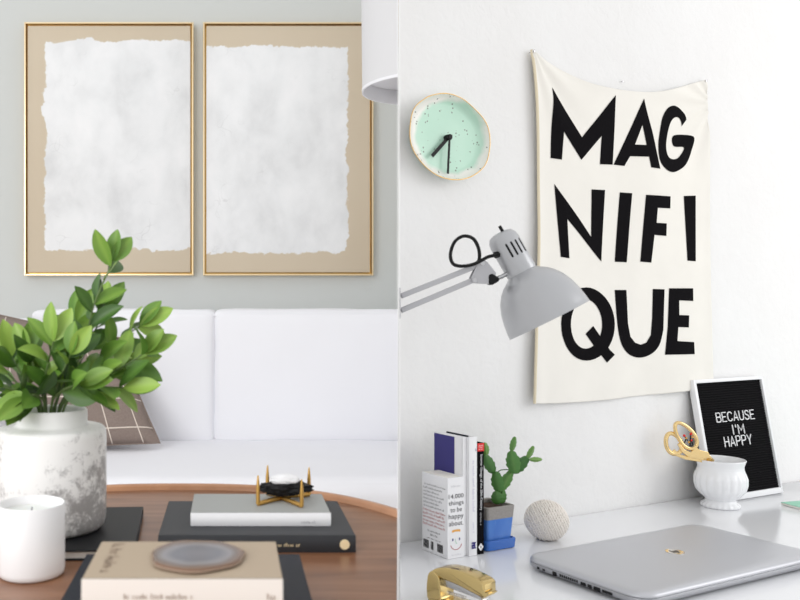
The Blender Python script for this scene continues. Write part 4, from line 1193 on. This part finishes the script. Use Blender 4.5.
# ---- laptop
hl = DH-.0215
LL = G(521.5, 554, hl); LA = math.radians(27.3)
lw_, ld_ = .425, .217
LPM = Matrix.Translation((LL.x, LL.y, DZ)) @ Matrix.Rotation(LA, 4, 'Z')
lp = thing('laptop', 'closed silver laptop lying on the glossy white desk', 'laptop', M=LPM)
def slab(rsz, nm, m, ang=50):
    """stacked rounded rectangles (inset, z)"""
    bm = bmesh.new(); L = []
    for ins, z, r in rsz: L.append([bm.verts.new((a, b, z)) for a, b in rrect(ins, lw_-ins, -ld_+ins, -ins, r, 8)])
    n = len(L[0])
    for A, B in zip(L, L[1:]):
        for i in range(n): bm.faces.new((A[i], A[(i+1) % n], B[(i+1) % n], B[i]))
    bm.faces.new(L[0]); bm.faces.new(L[-1][::-1]); return mesh_obj(nm, bm, m, lp, angle=ang)
slab([(.012, .0022, .022), (.004, .0045, .026), (.001, .0075, .028), (0, .0125, .030), (.0006, .0136, .030)], 'base', M_lapbase)
slab([(.0022, .0136, .028), (.0022, .0142, .028)], 'lid_gap', M_plast)
slab([(.0006, .0142, .030), (0, .0152, .030), (.001, .0182, .0292), (.0035, .0204, .028), (.009, .0214, .026), (.02, .0218, .02)], 'lid', M_laptop, 80)
for x, y in ((.03, -.03), (.4, -.03), (.03, -.23), (.4, -.23)):
    bm = bmesh.new(); lathe(bm, [(0, 0.0002), (.008, 0.0002), (.008, .0025), (0, .0025)], 16, Matrix.Translation((x, y, 0))); mesh_obj('rubber_foot', bm, M_plast, lp)
def port(px0, px1, zc, h, name='port', m=M_plast):
    def yy(px): return hit(LPM, px, 560+(px-531)*.40+8, 0, 0).y
    a, b = sorted((yy(px0), yy(px1)))
    bm = bmesh.new(); bx(bm, (-.0004, a, zc-h/2), (.0015, b, zc+h/2), .0003, 1); mesh_obj(name, bm, m, lp)
port(537, 539, .0088, .0035); port(542.2, 544.6, .0088, .003); port(552.5, 556.2, .0088, .0062)
for i in range(9):
    x = 559.5+i*2.1; port(x, x+1.2, .0095, .0040, 'vent_slot')
port(580.5, 585.5, .0088, .005); port(587.5, 591.5, .0088, .005, 'port'); port(593.5, 600, .0085, .006); port(602, 612, .0088, .004)
lg = hit(LPM, 675, 551.8, 2, .0219)
bm = bmesh.new()
ring = []
lathe(bm, [(0, 0), (.0140, 0), (.0140, .0006), (0, .0006)], 40, Matrix.Translation((lg.x, lg.y, .0217)))
lo = mesh_obj('logo_disc', bm, M_chrome, lp); lo['label'] = 'round chrome logo'
bm = bmesh.new()
def sl(pts, r=.0007):
    tube(bm, [V((lg.x+a+.2*b, lg.y+b, .0225)) for a, b in pts], r, 6)
sl([(-.0055, -.004), (-.0055, .0075)]); sl([(-.0055, .002), (-.002, .0028), (-.0012, .0010), (-.0012, -.004)])
sl([(.0018, -.0085), (.0018, .0028), (.0050, .0028), (.0055, .001), (.0055, -.003), (.0045, -.004), (.0018, -.004)])
mesh_obj('logo_letters', bm, M_lgrey, lp)

# ---- stapler
SA = math.radians(-50)
fp = G(482, 597, DH-.028)
Ls_ = .092; Wd = .030
xd = V((math.cos(SA), math.sin(SA), 0)); yd = V((-math.sin(SA), math.cos(SA), 0))
so3 = V((fp.x, fp.y, 0))-xd*Ls_*.93      # near side, rear end
stp = thing('stapler', 'shiny gold stapler at the bottom left corner of the desk', 'stapler', (so3.x, so3.y, DZ+.0003), (0, 0, SA))
def prof_obj(poly, y0, y1, nm, m, bev=.003, ang=40):
    bm = bmesh.new(); prism(bm, [(a_*.92, b_*.90) for a_, b_ in poly], y0, y1, 'y', bev=bev); return mesh_obj(nm, bm, m, stp, angle=ang)
def smp(P, k=5): return [(q.x, q.z) for q in smoothpath([V((a, 0, b)) for a, b in P], k)]
top = smp([(.002, .046), (.012, .0525), (.030, .0575), (.055, .0585), (.076, .0560), (.090, .0525), (.0955, .0485)])
prof_obj([(.004, .038)]+top+[(.0965, .032), (.0955, .030), (.084, .030), (.050, .0365), (.018, .040)], 0, Wd, 'top_arm', M_gold2, .0035)
prof_obj([(.020, .0385), (.052, .0350), (.086, .0280), (.090, .0225), (.052, .0255), (.020, .0265)], .006, Wd-.006, 'magazine', M_steel, .001)
prof_obj(smp([(-.003, .004), (-.004, .022), (-.001, .041), (.006, .047), (.014, .045), (.0195, .038), (.021, .024), (.022, .010), (.026, .006)]), -.0015, Wd+.0015, 'rear_housing', M_gold2, .002)
prof_obj([(-.002, .001), (-.003, .006), (.030, .0085), (.090, .0068), (.1, .004), (.1, .001)], 0, Wd, 'base', M_gold2, .0012)
prof_obj([(-.002, 0), (-.002, .0012), (.1, .0012), (.1, 0)], .0015, Wd-.0015, 'rubber_pad', M_plast, 0)
prof_obj([(.080, .0064), (.080, .0082), (.094, .0078), (.094, .0058)], .009, Wd-.009, 'anvil', M_steel, .0003)
prof_obj([(.0985, .0345), (.1005, .0345), (.1005, .0365), (.0985, .0365)], .005, Wd-.005, 'front_ridge', M_gold2, .0004)
bm = bmesh.new()
pts = [(.030+.0018*i, .0300-.0003*i) for i in range(14)]
hel = [V((.028+.030*i/60, .004+.0020*math.cos(i*1.1), .0185+.0020*math.sin(i*1.1))) for i in range(60)]
tube(bm, hel, .0005, 6); mesh_obj('spring', bm, M_steel, stp)

# ================================================================== LIGHT + CAMERA
w = bpy.data.worlds.new('World'); sc.world = w; w.use_nodes = True
bg = w.node_tree.nodes['Background']; bg.inputs[0].default_value = (.99, .995, 1, 1); bg.inputs[1].default_value = .80
def area(name, loc, target, sx_, sy_, power, col=(1, 1, 1)):
    l = bpy.data.lights.new(name, 'AREA'); l.shape = 'RECTANGLE'; l.size = sx_; l.size_y = sy_; l.energy = power; l.color = col
    o = bpy.data.objects.new(name, l); COL.objects.link(o); o.location = loc
    o.rotation_euler = (V(target)-V(loc)).to_track_quat('-Z', 'Y').to_euler(); return o
area('study_window', (3.1, .9, 1.9), (.8, 1.9, 1.1), 1.5, 1.5, 16, (1, .995, .985))
area('sitting_room_window', (-1.9, -.9, 1.9), (-.2, 1.8, .9), 1.8, 1.6, 40, (1, 1, 1))
cam = bpy.data.cameras.new('Camera'); co = bpy.data.objects.new('Camera', cam); COL.objects.link(co)
co.location = (0, 0, CH); co.rotation_euler = (pi/2, 0, 0)
cam.sensor_width = 36; cam.lens = F/800*36; cam.shift_x = (400-PP)/800; cam.clip_start = .01
cam.dof.use_dof = True; cam.dof.focus_distance = 1.85; cam.dof.aperture_fstop = cam.lens/4.8
sc.camera = co
sc.view_settings.view_transform = 'Standard'; sc.view_settings.look = 'None'; sc.view_settings.gamma = 1; sc.view_settings.exposure = .22
sc.view_settings.use_curve_mapping = False
